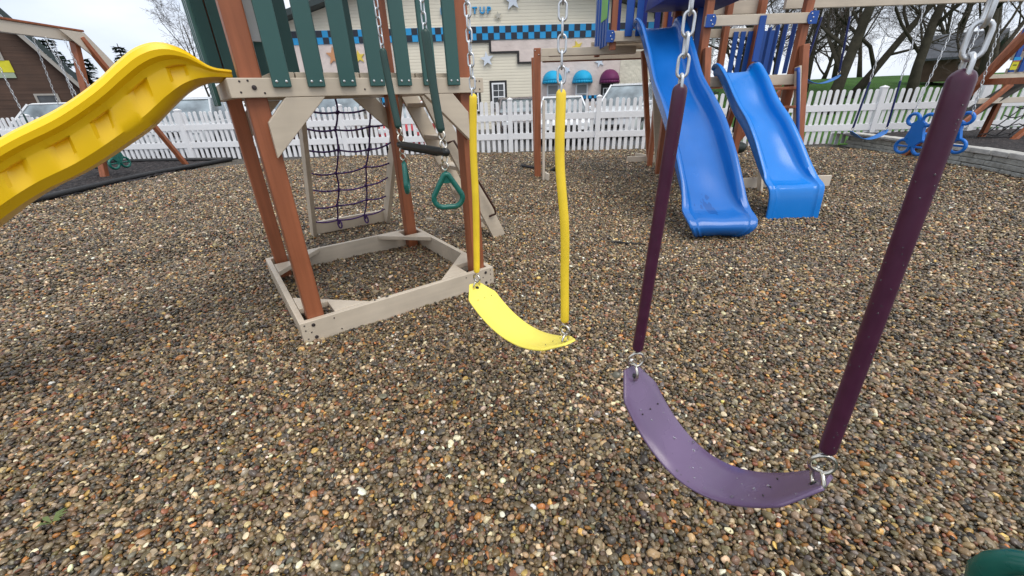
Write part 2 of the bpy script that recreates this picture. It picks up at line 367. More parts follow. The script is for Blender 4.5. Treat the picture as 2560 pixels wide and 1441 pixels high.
# bolts and screws on the boards
bolt = MB().tube([(0, 0, 0), (0, -.004, 0), (0, -.005, 0)], [.011, .011, .008], 14)
bolt.tube([(0, -.0045, 0), (0, -.009, 0)], [.006, .005], 10)
bolt = bolt.build('bolt', 'darkscrew', tower, auto=40); bolt.location = (.075, 0, HS-.03)
for (x, z) in ((.075, .03), (A-.075, HS-.03), (A-.075, .03), (.105, Z0+.045)): inst(bolt, tower, Matrix.Translation((x, 0, z)))
scr = MB().tube([(0, 0, 0), (0, -.0025, 0)], [.0052, .004], 8).build('screw', 'darkscrew', tower, auto=40); scr.location = (.025, 0, .125)
for (x, z) in ((.025, .09), (.028, .03), (.055, .07), (.2, .12), (.23, .03), (A-.03, .125), (A-.03, .09), (A-.03, .04), (A-.1, .08), (A-.25, .12), (.045, Z0+.025), (.05, Z1-.015), (.085, Z1-.012), (.145, Z0+.02), (.2, Z0+.07), (A-.03, Z1-.02), (A-.055, Z1-.02), (A-.03, Z0+.02), (A-.09, Z0+.02), (.64, Z0+.03)):
    inst(scr, tower, Matrix.Translation((x, 0, z)))
# front railing slats with two screws each
sl_me = MB().box2((0, -.022, 0), (.084, -.001, .93)).build('railing_slat', 'green', tower, bevel=.005); sl_me.location = (.186, 0, 1.432)
hs = MB().tube([(0, -.022, 0), (0, -.0245, 0), (0, -.026, 0)], [.0065, .006, .003], 10).build('screw', 'screw', sl_me, auto=50); hs.location = (.02, 0, .026)
inst(hs, sl_me, Matrix.Translation((.064, 0, .026)))
for i in range(1, 7):
    o = inst(sl_me, tower, Matrix.Translation((.186+.1615*i, 0, 1.432)))
    for x in (.02, .064): inst(hs, o, Matrix.Translation((x, 0, .026)))
bx('top_rail', 'tan', tower, (0, .0, 2.24), (A, TH, 2.33))
# back and side slats
for i, x in enumerate((.18, .345, .54, .72, 1.02, 1.18)):
    inst(sl_me, tower, Matrix.Translation((x+.084, B, 1.42)) @ Matrix.Rotation(PI, 4, 'Z'))
for (x, w_) in ((-.005, 1), (.10, 1), (.215, .8)):
    inst(sl_me, tower, Matrix.Translation((x, B-.158, Z1+.03)) @ Matrix.Diagonal((w_*1.15, 1, .9, 1)))
for y in (.90, 1.08, 1.29):
    inst(sl_me, tower, Matrix.Translation((0, y+.084, 1.36)) @ Matrix.Rotation(-PI/2, 4, 'Z'))
for y in (.18, .34):
    inst(sl_me, tower, Matrix.Translation((A, y, 1.42)) @ Matrix.Rotation(PI/2, 4, 'Z'))
bx('top_rail', 'tan', tower, (0, B-TH, 2.24), (A, B, 2.33)); bx('top_rail', 'tan', tower, (0, TH+.001, 2.24), (TH, B-TH-.001, 2.329)); bx('top_rail', 'tan', tower, (A-TH, TH+.001, 2.24), (A, B-TH-.001, 2.329))
bx('canopy_flap', 'panel', tower, (.20, B-.085, 1.78), (.46, B-.07, 2.7), .003)
bx('roof_beam', 'brown', tower, (.02, -.02, 2.75), (A-.02, B+.02, 2.85), .008)
# knee braces
def brace(x0, x1, y, wd=.14):
    s = 1 if x1 > x0 else -1
    q = MB(); q.prism([(x0, 1.10), (x0, 1.275), (x0+s*.105, Z0-.001), (x0+s*.30, Z0-.001)], y, y+TH, lambda p, r, h: (p, h, r)); q.build('knee_brace', 'tan', tower, bevel=.004)
brace(IN+PW_-.03, 1, .001); brace(A-IN-PW_+.03, 0, .001); brace(IN+PW_-.03, 1, B-TH-.001); brace(A-IN-PW_+.03, 0, B-TH-.001)
# climbing net frame at the back
net = MB().bar((.575, 2.44, .075), (1.425, 2.44, .075), .04, .14, (0, 0, 1)).build('net_frame', 'tan', tower, bevel=.004)
for x in (.555, 1.405):
    MB().bar((x+.02, 2.46, -.05), (x+.02, B-.01, Z0+.04), .04, .14, (0, -.8, .3)).build('frame_leg', 'tan', net, bevel=.004)
def netp(x, t):   # t 0 at the bottom board, 1 at the deck
    return Vector((lerp(.595, 1.405, x), lerp(2.40, B+.03, t), lerp(.09, Z0, t)))
random.seed(4)
rows = [.05, .19, .34, .49, .65, .80, .93]; cols = [.33, .70]
knots = {}
for i, t in enumerate(rows):
    for j, x in enumerate(cols): knots[i, j] = netp(x+random.uniform(-.025, .025), t+random.uniform(-.015, .015))
for i, t in enumerate(rows):
    p = [netp(0, t+random.uniform(0, .03)), knots[i, 0], knots[i, 1], netp(1, t+random.uniform(.01, .05))]; path = []
    for k in range(3):
        for s in range(6):
            q = p[k].lerp(p[k+1], s/6); q.z -= .018*math.sin(PI*s/6); path.append(q)
    path.append(p[-1]); MB().tube(path, .0085, 7).build('rope', 'rope', net, smooth=True)
for j in range(2):
    p = [knots[i, j] for i in range(len(rows))]+[netp(cols[j], 1.0)]
    p = [p[0]+Vector((.01, 0, -.05))]+p; path = []
    for k in range(len(p)-1):
        for s in range(5):
            q = p[k].lerp(p[k+1], s/5); q.x += .006*math.sin(PI*s/5); path.append(q)
    path.append(p[-1]); MB().tube(path, .0085, 7).build('rope', 'rope', net, smooth=True)
kb = MB().tube([(0, 0, -.016), (.004, 0, -.006), (-.003, 0, .006), (0, 0, .016)], [.008, .017, .017, .008], 8, round_ends=True).build('knot', 'rope', net, smooth=True)
kb.location = knots[0, 0]
for k, q in knots.items():
    if k != (0, 0): inst(kb, net, Matrix.Translation(q) @ Matrix.Rotation(random.uniform(0, 3), 4, 'Y'))
for j in range(2):   # tail loops tied to the board
    c = knots[0, j]+Vector((.012, -.012, -.05)); MB().tube([c+Vector((.020*math.cos(a), .012*math.sin(a), .042*math.sin(a))) for a in np.linspace(0, 2*PI, 13)[:-1]], .009, 7, closed=True).build('rope', 'rope', net, smooth=True)
# ladder on the right side
LV0, LV1 = .985, 1.40; LB, LT = 2.17, 1.47
lad = MB().bar((LB, LV0, -.04), (LT, LV0, Z0+.06), .038, .145, (1, 0, 0)).build('ladder', 'tan', tower, bevel=.004)
MB().bar((LB, LV1, -.04), (LT, LV1, Z0+.06), .038, .145, (1, 0, 0)).build('stringer', 'tan', lad, bevel=.004)
for k in range(5):
    t = .14+k*.19; x = lerp(LB, LT, t); z = lerp(-.04, Z0+.06, t)
    MB().box2((x-.075, LV0+.02, z), (x+.06, LV1-.02, z+.036)).build('tread', 'tan', lad, bevel=.004)
MB().tube([(1.62, LV0-.03, 1.0), (1.66, LV0-.075, 1.02), (1.80, LV0-.08, .78), (2.06, LV0-.08, .33), (2.08, LV0-.06, .27), (2.03, LV0-.03, .25)], .011, 8, round_ends=True).build('handrail', 'rust', lad, smooth=True)
# ---- moulded slide builder: closed shell swept along a path in a vertical plane
def slide_mesh(path, W, wall, m, name, parent, lip=.03, pockets=None, th=.03, n=120, end_roll=None, fl=None, outer=0):
    """path: table (s, bed z). wall: table (s, rim height above bed). local frame: x = along, y = across, z = up"""
    T = np.linspace(0, len(path)-1, n); S = smooth_interp(T, [(k, p[0]) for k, p in enumerate(path)]); Zb = smooth_interp(T, [(k, p[1]) for k, p in enumerate(path)])
    Hw = [interp(t, [(k, p[2]) for k, p in enumerate(path)]) for t in T]; fl = [(k, p[3]) for k, p in enumerate(path)]
    Wd = [interp(t, fl) for t in T]
    V = []; F = []; P = None
    for i, s in enumerate(S):
        i0, i1 = max(0, i-1), min(n-1, i+1); tx, tz = S[i1]-S[i0], Zb[i1]-Zb[i0]; L = math.hypot(tx, tz); nx, nz_ = -tz/L, tx/L
        h = Hw[i]; wd = Wd[i]
        half = [(wd/2-.10, -th), (wd/2-.05, -th+.004), (wd/2-.034, -th+.03), (wd/2-.030, lerp(-th+.03, h-.055, .33)), (wd/2-.028, lerp(-th+.03, h-.055, .66)), (wd/2-.026, max(h-.055, -th+.035)), (wd/2-.004, max(h-.045, -th+.04)), (wd/2+lip*.3, h-.028), (wd/2+lip*.25, h-.010), (wd/2-.012, h), (wd/2-.038, h-.010), (wd/2-.058, h*.84), (wd/2-.070, h*.50), (wd/2-.086, h*.20), (wd/2-.125, .010)]
        sec = [(-y, z) for y, z in reversed(half)]
        sec = [(-y, z) for y, z in half]+[(0, -th-.004)]  # placeholder, replaced below
        ring = [(y, z) for y, z in half]+[(0, 0)]+[(-y, z) for y, z in reversed(half)]+[(0, -th-.003)]
        if pockets:
            for (a, b_) in pockets:
                if a <= s <= b_:
                    e = min(1, min(s-a, b_-s)/.012)
                    for k, dep in ((3, .004), (4, .020), (5, .030)):
                        K = len(ring)-2-k
                        for kk, sg in ((k, -1), (K, 1)): ring[kk] = (ring[kk][0]+sg*dep*e, ring[kk][1])
        m_ = len(ring)
        for (y, z) in ring: V.append((s+nx*z, y, Zb[i]+nz_*z))
    for i in range(n-1):
        for k in range(m_): F.append((i*m_+k, i*m_+(k+1) % m_, (i+1)*m_+(k+1) % m_, (i+1)*m_+k))
    F += [tuple(range(m_)), tuple(range((n-1)*m_, n*m_))[::-1]]
    q = MB(); q.v = V; q.f = F
    o = q.build(name, m, parent, auto=50); return o
# yellow slide leaves the left side of the deck, local x along -u
rimz = [(-.04, 1.515), (.04, 1.53), (.13, 1.60), (.2, 1.622), (.29, 1.60), (.37, 1.545), (.45, 1.48), (.6, 1.38), (.8, 1.28), (1.1, 1.10), (1.5, .80), (1.9, .50), (2.3, .32), (2.6, .26)]
botz = [(-.04, 1.475), (.04, 1.475), (.14, 1.435), (.24, 1.36), (.33, 1.285), (.48, 1.19), (.64, 1.10), (.8, 1.03), (1.1, .84), (1.5, .54), (1.9, .25), (2.3, .07), (2.6, .04)]
def hyp_slide():
    n = 200; S = np.linspace(-.04, 2.6, n); T = smooth_interp(S, rimz); Bz = smooth_interp(S, botz); W = .56
    pk = [(.13+.165*k, .212+.165*k) for k in range(12)]; V = []; F = []
    for i, s in enumerate(S):
        t, b0 = T[i], Bz[i]; h = t-b0; k = min(1, max(0, (h-.04)/.16))
        lipo = .022*k
        side = [(.13, b0), (.07, b0+.010), (.040, b0+.035*k+.006), (.030, b0+.20*h), (.026, b0+.33*h), (.024, b0+.575*h), (.024, b0+.60*h), (.012, b0+.70*h), (-lipo, b0+.77*h), (-lipo*1.25, b0+.87*h), (-lipo*.6, b0+.96*h), (.010, t), (.034, b0+.97*h), (.048, b0+.85*h), (.07, b0+.50*h), (.11, b0+.30*h), (.18, b0+.22*h)]
        dep = 0
        for (a, c) in pk:
            if a <= s <= c: dep = min(1, min(s-a, c-s)/.013)
        side2 = list(side)
        if dep:
            for kk, d in ((4, .008), (5, .030)): side2[kk] = (side[kk][0]+d*dep*k, side[kk][1])
        ring = side2+[(W/2, b0+.20*h)]+[(W-y, z) for y, z in reversed(side2)]+[(W/2, b0-.004)]
        m_ = len(ring)
        for (y, z) in ring: V.append((s, y, z))
    for i in range(n-1):
        for k in range(m_): F.append((i*m_+k, i*m_+(k+1) % m_, (i+1)*m_+(k+1) % m_, (i+1)*m_+k))
    F += [tuple(range(m_)), tuple(range((n-1)*m_, n*m_))[::-1]]
    q = MB(); q.v = [(-x, y+.10, z) for x, y, z in V]; q.f = F
    return q.build('slide', 'yslide', tower, auto=32)
ys = hyp_slide(); ys['label'] = 'yellow moulded wave slide with recessed pockets along its side'
# swing beam over the swings, with its end frame beside the camera
BO = .65; BZ = 2.42
bx('swing_beam', 'brown', tower, (BO-.05, -3.75, BZ), (BO+.05, .03, BZ+.14), .008)
for s in (-1, 1):
    MB().bar((BO+s*.10, -3.6, BZ+.1), (BO+s*1.0, -3.75, -.1), .09, .09, (0, 1, 0)).build('frame_leg', 'brown', tower, bevel=.008)
bx('frame_brace', 'brown', tower, (BO-.62, -3.72, 1.15), (BO+.62, -3.68, 1.24), .006)

# ================================================================== SWINGS
def link_mesh(name, pitch=.036, wr=.0031, wd=.013):
    # stadium-shaped link, long axis z
    hl = pitch/2+wr-.0005; c = hl-wd+wr*0; pts = []
    rc = wd-wr
    zc = (pitch/2)-rc+wr
    for a in np.linspace(0, PI, 8): pts.append((rc*math.cos(a), 0, zc+rc*math.sin(a)))
    for a in np.linspace(PI, 2*PI, 8): pts.append((rc*math.cos(a), 0, -zc+rc*math.sin(a)))
    q = MB().tube(pts, wr, 8, closed=True); me = bpy.data.meshes.new(name); me.from_pydata([tuple(p) for p in q.v], [], q.f)
    me.materials.append(MT['zinc']); me.polygons.foreach_set('use_smooth', [True]*len(me.polygons)); return me
LINK = link_mesh('chain_link')
def chain(parent, a, b, twist=0, pitch=.036):
    """individual links from a (low) to b (high); first link is the part, the others its pieces"""
    a, b = Vector(a), Vector(b); d = b-a; L = d.length; n = max(1, int(round(L/pitch))); q = d.normalized().to_track_quat('Z', 'X').to_matrix().to_4x4()
    root = None
    for i in range(n):
        m = Matrix.Translation(a+d*((i+.5)/n)) @ q @ Matrix.Rotation(twist+(PI/2 if i % 2 else 0)+random.uniform(-.12, .12), 4, 'Z')
        o = bpy.data.objects.new('chain' if root is None else 'chain_link', LINK); COL.objects.link(o)
        if root is None: o.parent = parent; o.matrix_local = m; root = o; inv = m.inverted()
        else: o.parent = root; o.matrix_local = inv @ m
    return root
def chain_far(parent, a, b, wr=.0055, pitch=.06, wd=.024, m='zinc'):
    a, b = Vector(a), Vector(b); d = b-a; L = d.length; n = max(1, int(round(L/pitch))); q = d.normalized().to_track_quat('Z', 'X').to_matrix()
    mb = MB()
    for i in range(n):
        c = a+d*((i+.5)/n); r = q @ Matrix.Rotation(PI/2*(i % 2)+.5, 3, 'Z'); hl = L/n/2+wr*.6
        mb.tube([c+r @ Vector((x*wd*.5, 0, z*hl)) for x, z in ((1, .55), (.7, .95), (-.7, .95), (-1, .55), (-1, -.55), (-.7, -.95), (.7, -.95), (1, -.55))], wr, 5, closed=True)
    return mb.build('chain', m, parent, smooth=True)
def belt_seat(parent, ya, yb, z, L, wd, m, th=.008, taper=.075, name='seat'):
    """belt hung between eyelets at (y=ya) and (y=yb), local frame y along the beam; x is across"""
    c = abs(yb-ya); ext = .028
    # circular-ish sag: parabola with arc length L
    lo, hi = .01, .5
    for _ in range(40):
        sg = (lo+hi)/2; xs = np.linspace(-c/2, c/2, 80); zs = sg*((2*xs/c)**2); ln = np.hypot(np.diff(xs), np.diff(zs)).sum()
        if ln > L: hi = sg
        else: lo = sg
    xs = np.linspace(-c/2*1.0, c/2*1.0, 61); zs = sg*((2*np.abs(xs)/c)**2.0)
    P = [Vector((0, x, zz-sg)) for x, zz in zip(xs, zs)]
    P = [P[0]+(P[0]-P[1]).normalized()*ext]+P+[P[-1]+(P[-1]-P[-2]).normalized()*ext]
    acc = [0]
    for i in range(1, len(P)): acc.append(acc[-1]+(P[i]-P[i-1]).length)
    tot = acc[-1]; V = []; F = []; n = len(P); m_ = 9
    for i in range(n):
        t = (P[min(i+1, n-1)]-P[max(i-1, 0)]).normalized(); nn = Vector((1, 0, 0)).cross(t)
        if nn.z < 0: nn = -nn
        e = min(acc[i], tot-acc[i]); hw = wd/2 if e > taper else lerp(.026, wd/2, (e/taper))
        ring = [(x, th/2*(1 if abs(x) < .99 else .5)) for x in (-1, -.96, -.5, 0, .5, .96, 1)]
        r = [(x*hw, zz) for x, zz in ring]+[(-x*hw if True else 0, -zz) for x, zz in ring]
        for x, zz in r: V.append(P[i]+Vector((x, 0, 0))+nn*zz)
        m_ = len(r)
    for i in range(n-1):
        for k in range(m_): F.append((i*m_+k, i*m_+(k+1) % m_, (i+1)*m_+(k+1) % m_, (i+1)*m_+k))
    F += [tuple(range(m_))[::-1], tuple(range((n-1)*m_, n*m_))]
    q = MB(); q.v = V; q.f = F; seat = q.build(name, m, parent, auto=60); seat.location = (0, (ya+yb)/2, z)
    ends = []
    for i, s in ((1, -1), (n-2, 1)):
        t = (P[i+1]-P[i-1]).normalized(); nn = Vector((1, 0, 0)).cross(t); nn = nn if nn.z > 0 else -nn
        ends.append((P[i], nn, t))
    return seat, ends, sg
def grommet(seat, p, nn):
    q = nn.to_track_quat('Z', 'X').to_matrix().to_4x4(); mb = MB()
    mb.tube([(.0095*math.cos(a), .0095*math.sin(a), 0) for a in np.linspace(0, 2*PI, 17)[:-1]], .0042, 8, closed=True)
    mb.tube([(0, 0, -.0046), (0, 0, .0046)], .0075, 12)
    o = mb.build('grommet', 'blackpl', seat, smooth=True); o.matrix_local = Matrix.Translation(p) @ q; return o
def hook(parent, a, b, rot=0):
    """twisted figure-eight hook from eyelet a up to chain end b"""
    a, b = Vector(a), Vector(b); d = b-a; L = d.length; q = d.normalized().to_track_quat('Z', 'X').to_matrix() @ Matrix.Rotation(rot, 3, 'Z'); pts = []
    for t in np.linspace(-PI/2+.25, 1.5*PI-.1, 15): pts.append((L*.25*math.cos(t), .003*(t-1.5)/2, L*.74+L*.25*math.sin(t)))
    for t in np.linspace(PI/2+.1, 2.5*PI-.5, 15): pts.append((.002, L*.27*math.cos(t), L*.25+L*.27*math.sin(t)))
    pts2 = [a+q @ Vector(p) for p in pts]
    return MB().tube(pts2, .0043, 8, round_ends=True).build('hook', 'steel', parent, smooth=True)
DROP = random.Random(11)
def droplets(parent, pts, name='water_droplets'):
    mb = MB()
    for p, nn, r in pts:
        q = Vector(nn).normalized().to_track_quat('Z', 'X').to_matrix(); ring = []
        n = 6; p = Vector(p); V = [p+q @ Vector((r*math.cos(2*PI*k/n), r*math.sin(2*PI*k/n), -.0004)) for k in range(n)]+[p+q @ Vector((.72*r*math.cos(2*PI*k/n), .72*r*math.sin(2*PI*k/n), r*.38)) for k in range(n)]+[p+q @ Vector((0, 0, r*.55))]
        F = [(k, (k+1) % n, n+(k+1) % n, n+k) for k in range(n)]+[(n+k, n+(k+1) % n, 2*n) for k in range(n)]
        mb.add(V, F)
    o = mb.build(name, 'water', parent, smooth=True); o['kind'] = 'stuff'; return o
MT['water'] = mat('water droplet', (.55, .55, .57), .03, .8); MT['water'].node_tree.nodes['Principled BSDF'].inputs['Transmission Weight'].default_value = .9
MT['water'].node_tree.nodes['Principled BSDF'].inputs['IOR'].default_value = 1.33
def sleeve(parent, pts, r, m, n=16): return MB().tube(pts, r, n, round_ends=True).build('chain_sleeve', m, parent, smooth=True)
def frame_swing(name, label, t0, t1, z, L, tube_z, mseat, mtube, tt0, tt1, bend=(0, 0), wet=False, hookrot=(.3, .3), hz=.062):
    """belt swing under the left playset's beam; t = metres out from the tower along the beam"""
    o = thing(name, label, 'swing', (FLx, FLy, 0), YAW)
    # re-origin at the seat centre
    cx, cy = BO, -(t0+t1)/2
    o.location = Matrix.Translation((FLx, FLy, 0)) @ Matrix.Rotation(YAW, 4, 'Z') @ Vector((cx, cy, 0))
    y0, y1 = (t0-t1)/2*-1, (t1-t0)/2*-1     # local y of far and near eyelets
    seat, ends, sg = belt_seat(o, min(y0, y1), max(y0, y1), z, L, .142, mseat)
    for p, nn, t in ends: grommet(seat, p, nn)
    for y, tt, bd, hr in ((y0, tt0, bend[0], hookrot[0]), (y1, tt1, bend[1], hookrot[1])):
        yt = -(tt)-cy
        a = Vector((0, y, z-.006)); b_ = Vector((0, lerp(y, yt, .08), z+hz)); hook(o, a, b_, hr)
        top = Vector((0, yt, tube_z)); path = [b_+(top-b_)*s+Vector((bd*math.sin(2*PI*s), bd*math.sin(PI*s)*math.sin(3*PI*s), 0)) for s in np.linspace(0.03, 1, 26)]
        sv = sleeve(o, path, .0152 if wet else .0138, mtube)
        if wet:
            dp = []
            for _ in range(130):
                s = DROP.random(); k = int(s*24); p = path[k].lerp(path[k+1], s*24-k); an = DROP.uniform(0, 6.28); nn = Vector((math.cos(an), math.sin(an), 0)); dp.append((p+nn*.0151, nn, DROP.uniform(.0006, .0018)))
            droplets(sv, dp)
        chain(o, top+Vector((0, 0, -.008)), (0, yt, BZ+.004), DROP.uniform(0, 1.5))
    return o, seat
random.seed(3)
yswing, yseat = frame_swing('swing', 'yellow belt swing with yellow chain sleeves in front of the sandbox', 1.054, 1.632, .575, .612, 1.355, 'yseat', 'ytube', 1.128, 1.588, (.003, .006), hz=.07)
pswing, pseat = frame_swing('swing', 'purple belt swing with dark plum chain sleeves, wet, nearest the viewer', 1.921, 2.381, .607, .590, 1.352, 'pseat', 'ptube', 1.948, 2.360, (.0, .0), wet=True, hookrot=(1.1, .7), hz=.082)
# rain on the purple seat
bmv = [(v.co.copy(), v.normal.copy()) for v in pseat.data.vertices if v.normal.z > .3]
dp = []
for _ in range(120):
    p, nn = DROP.choice(bmv); p = p+Vector((DROP.uniform(-.02, .02), DROP.uniform(-.006, .006), 0))
    if abs(p.x) < .064: dp.append((p+nn*.0002, nn, DROP.choice((.0008, .0012, .0018, .0035))*DROP.uniform(.8, 1.3)))
droplets(pseat, dp)
# small rivet holes on both seats
for st in (yseat, pseat):
    ys_ = sorted(v.co.y for v in st.data.vertices); y0 = ys_[0]+.088; y1 = ys_[-1]-.088
    for yy in (y0, y1):
        near = [v for v in st.data.vertices if v.normal.z > .2 and abs(v.co.y-yy) < .012]
        if near:
            zz = max(v.co.z for v in near); nn = near[0].normal.copy(); 
            for x in (-.035, 0, .035): MB().tube([Vector((x, yy, zz-.001)), Vector((x, yy, zz-.001))+nn*.0012], [.0026, .0018], 8).build('rivet', 'darkscrew', st, smooth=True)

# trapeze bar with two rings
tz = 1.150; t0, t1 = .393, .858
cy = -(t0+t1)/2
trap = thing('trapeze_swing', 'black trapeze bar on green chain sleeves with two green rings, before the tower', 'swing', Matrix.Translation((FLx, FLy, 0)) @ Matrix.Rotation(YAW, 4, 'Z') @ Vector((BO, cy, 0)), YAW)
h = (t1-t0)/2; bar = MB().tube([(0, y, tz) for y in np.linspace(-h-.02, h+.02, 9)], .0175, 14, round_ends=True)
for k in range(26):
    y = lerp(-h+.06, h-.02, k/25); bar.box((0, y, tz-.018), (.022, .008, .006))
bar.build('bar', 'blackpl', trap, auto=40)
random.seed(9)
def ring_path(s=1):
    pts = []
    for a in np.linspace(0, 2*PI, 37)[:-1]:
        x = math.sin(a); y = math.cos(a)
        if y > 0: pts.append((x*.072*(1-y)**.55*1.0+0, .105*y))
        else: pts.append((x*.082, .052*y))
    return pts
def teardrop():
    # rounded triangle outline
    c = [(0, .080, .020), (-.030, -.038, .056), (.030, -.038, .056)]; pts = []
    arcs = ((0, .0, PI), (1, PI-.38, 1.5*PI), (2, 1.5*PI, 2*PI+.38))
    for k, a0, a1 in ((0, .30, PI-.30), (1, PI-.30, 1.5*PI), (2, -.5*PI, .30)):
        for a in np.linspace(a0, a1, 9): pts.append((c[k][0]+c[k][2]*math.cos(a), c[k][1]+c[k][2]*math.sin(a)))
    return pts
for y, tt, ya in ((h, .325, 1.1), (-h, .80, -.42)):
    yt = -tt-cy
    a = Vector((0, y, tz)); b_ = Vector((0, lerp(y, yt, .10), tz+.085)); hook(trap, a+Vector((0, 0, .012)), b_, .4)
    top = Vector((0, yt, tz+.42 if y > 0 else tz+.44)); sleeve(trap, [b_.lerp(top, s)+Vector((0, .006*math.sin(PI*s), 0)) for s in np.linspace(.02, 1, 10)], .0172, 'greentube')
    chain(trap, top+Vector((0, 0, -.006)), (0, yt, BZ+.004), .5)
    hook(trap, (0, y, tz-.075), (0, y, tz-.012), .5)
    mr_ = Matrix.Translation((0, y, tz-.168)) @ Matrix.Rotation(ya, 4, 'Z') @ Matrix.Scale(.74, 4)
    rg = MB().tube([(p, 0, q) for p, q in teardrop()], .0165, 12, closed=True)
    rg.tube([(0, 0, .10), (0, 0, .128)], [.010, .007], 10, round_ends=True)
    rg.prism([(-.024, .050), (.024, .050), (.012, .098), (-.012, .098)], -.008, .008, lambda p, q, hh: (p, hh, q))
    o = rg.build('ring', 'greenpl', trap, smooth=False, auto=50); o.matrix_local = mr_
# green glider at the end of the beam, only its near rim in view
# ---- back-to-back glider: two rounded four-hole plates joined by a bar, hung on four chains
def glider(name, label, loc, rz, m, beam_z, sleeve_m=None, far=True, group=None, z=.42):
    o = thing(name, label, 'glider swing', loc, rz, group)
    for s in (-1, 1):
        x = s*.34; pl = MB()
        # outline strips: four rounded rings and a waist, extruded thin plate
        def rg(cy, cz, ry, rz_, rad=.030, n=18): pl.tube([(x, cy+ry*math.cos(a), cz+rz_*math.sin(a)) for a in np.linspace(0, 2*PI, n+1)[:-1]], rad, 8, closed=True)
        rg(-.12, z+.36, .092, .085, .026); rg(.12, z+.36, .092, .085, .026); rg(-.145, z-.06, .118, .105, .026); rg(.145, z-.06, .118, .105, .026)
        pl.prism([(-.10, z+.31), (0, z+.36), (.10, z+.31), (.105, z+.20), (.15, z+.06), (.09, z+.0), (0, z-.06), (-.09, z+.0), (-.15, z+.06), (-.105, z+.20)], x-.025, x+.025, lambda p, q, h: (h, p, q))
        for cy in (-.14, .14): pl.tube([(x, cy-.10, z-.055), (x, cy+.10, z-.055)], .017, 8)
        pl.build('seat_plate', m, o, auto=50)
        for cy in (-.19, .19):
            if far: chain_far(o, (x*.9, cy, z+.42), (x*.35, cy, beam_z))
            else: chain(o, (x*.9, cy, z+.42), (x*.35, cy, beam_z))
    MB().bar((-.36, 0, z+.10), (.36, 0, z+.10), .09, .075).build('centre_beam', m, o, bevel=.015)
    for s in (-1, 1): MB().prism([(-.10, z+.14), (.10, z+.14), (.06, z+.155), (-.06, z+.155)], s*.10, s*.31, lambda p, q, h: (h, p, q)).build('seat', m, o, bevel=.01)
    return o
TM = Matrix.Translation((FLx, FLy, 0)) @ Matrix.Rotation(YAW, 4, 'Z')
glider('glider_swing', 'green glider at the bottom right corner, only its curved rim in view', TM @ Vector((BO, -2.925, 0)), YAW, 'greenpl', BZ+.004, far=False, z=.405)

# ================================================================== RIGHT PLAYSET (two blue slides)
fort = thing('playset', 'large playset with two blue slides, blue slats and tan rails', 'playset', (3.4, 6.3, 0))
def W(p): return (p[0]-3.4, p[1]-6.3, p[2])
def fbx(name, m, a, b, bevel=.005, parent=None): return bx(name, m, parent or fort, W(a), W(b), bevel)
def fbar(name, m, a, b, wd, th, up=(0, 0, 1), parent=None, bevel=.005): return MB().bar(W(a), W(b), wd, th, up).build(name, m, parent or fort, bevel=bevel)
# low tower: upper posts, splayed lower legs
LX0, LX1, YF, YB = 2.74, 4.06, 6.32, 7.55
for x in (LX0, LX1):
    fbx('post', 'brown', (x-.05, YF, .9), (x+.05, YF+.10, 3.2), .008)
    fbx('post', 'brown', (x-.05, YB-.10, -.1), (x+.05, YB, 3.2), .008)
    fbar('leg', 'brown', (x+.01, YF-.055, 1.88), (x+(.22 if x > 3 else .12), YF-.36, -.08), .088, .088, (0, 1, 0), bevel=.008)
for x in (3.35, ):
    fbx('post', 'brown', (3.50, YB-.10, 1.4), (3.59, YB, 3.2), .008)
# rails with blue corner brackets
fbx('rail', 'tan', (LX0-.06, YF-.045, 2.13), (LX1+.10, YF-.003, 2.25)); fbx('rail', 'tan', (LX0-.06, YB+.003, 2.13), (LX1+.10, YB+.045, 2.25))
fbx('rail', 'tan', (LX0-.06, YF-.02, 2.44), (LX1+.1, YF+.02, 2.62)); fbx('rail', 'tan', (LX0-.06, YB+.003, 2.44), (LX1+.1, YB+.045, 2.62))
def bracket(x, s, y, z, sz=.135):
    q = MB(); pts = [(-.06, -sz/2-.006), (.05, -sz/2-.006), (.075, -.03), (.075, .03), (.05, sz/2+.006), (-.06, sz/2+.006)]
    q.prism([(x+s*p, z+r) for p, r in pts], y-.012, y, lambda p, r, h: W((p, h, r))); o = q.build('bracket', 'bluev', fort, bevel=.004)
    for (dx, dz) in ((.03, .042), (.03, -.042), (.005, 0)):
        MB().tube([W((x+s*dx, y-.012, z+dz)), W((x+s*dx, y-.018, z+dz))], [.011, .008], 8).build('bolt', 'screw', o, smooth=True)
    return o
bracket(LX0, 1, YF-.046, 2.19); bracket(LX1+.04, -1, YF-.046, 2.19)
# low deck
fbx('deck_beam', 'tan', (LX0-.06, YF-.042, 1.40), (LX1+.06, YF-.004, 1.53)); fbx('deck_beam', 'tan', (LX0-.06, YB+.004, 1.40), (LX1+.06, YB+.042, 1.53))
for i in range(10):
    y = YF+.01+i*.122; fbx('deck_board', 'tan', (LX0-.02, y, 1.49), (LX1+.02, y+.114, 1.525), .003)
fbx('deck_beam', 'tan', (LX1+.051, YF+.1, 1.40), (LX1+.089, YB-.1, 1.53))
# blue slats
def slat(x, y, z0, z1, w_=.075, th=.02, m='bluev', par=None): return fbx('slat', m, (x, y, z0), (x+w_, y+th, z1), .004, par)
slat(3.39, YF-.066, 1.70, 2.23, .085)
for i in range(6): slat(3.70+i*.118, YB-.025, 1.55, 2.20, .078)
for i in range(5):
    o = fbx('slat', 'bluev', (LX1-.012, YF+.2+i*.2, 1.55), (LX1+.01, YF+.28+i*.2, 2.2), .004)
# canopy edge
MB().prism([(-.66, 2.47), (.66, 2.47), (.55, 2.95), (0, 3.35), (-.55, 2.95)], 0, 1.15, lambda p, r, h: W((2.73+p*.85+.05, YF+.02+h, r+.02))).build('canopy', 'bluedk', fort, bevel=.01)
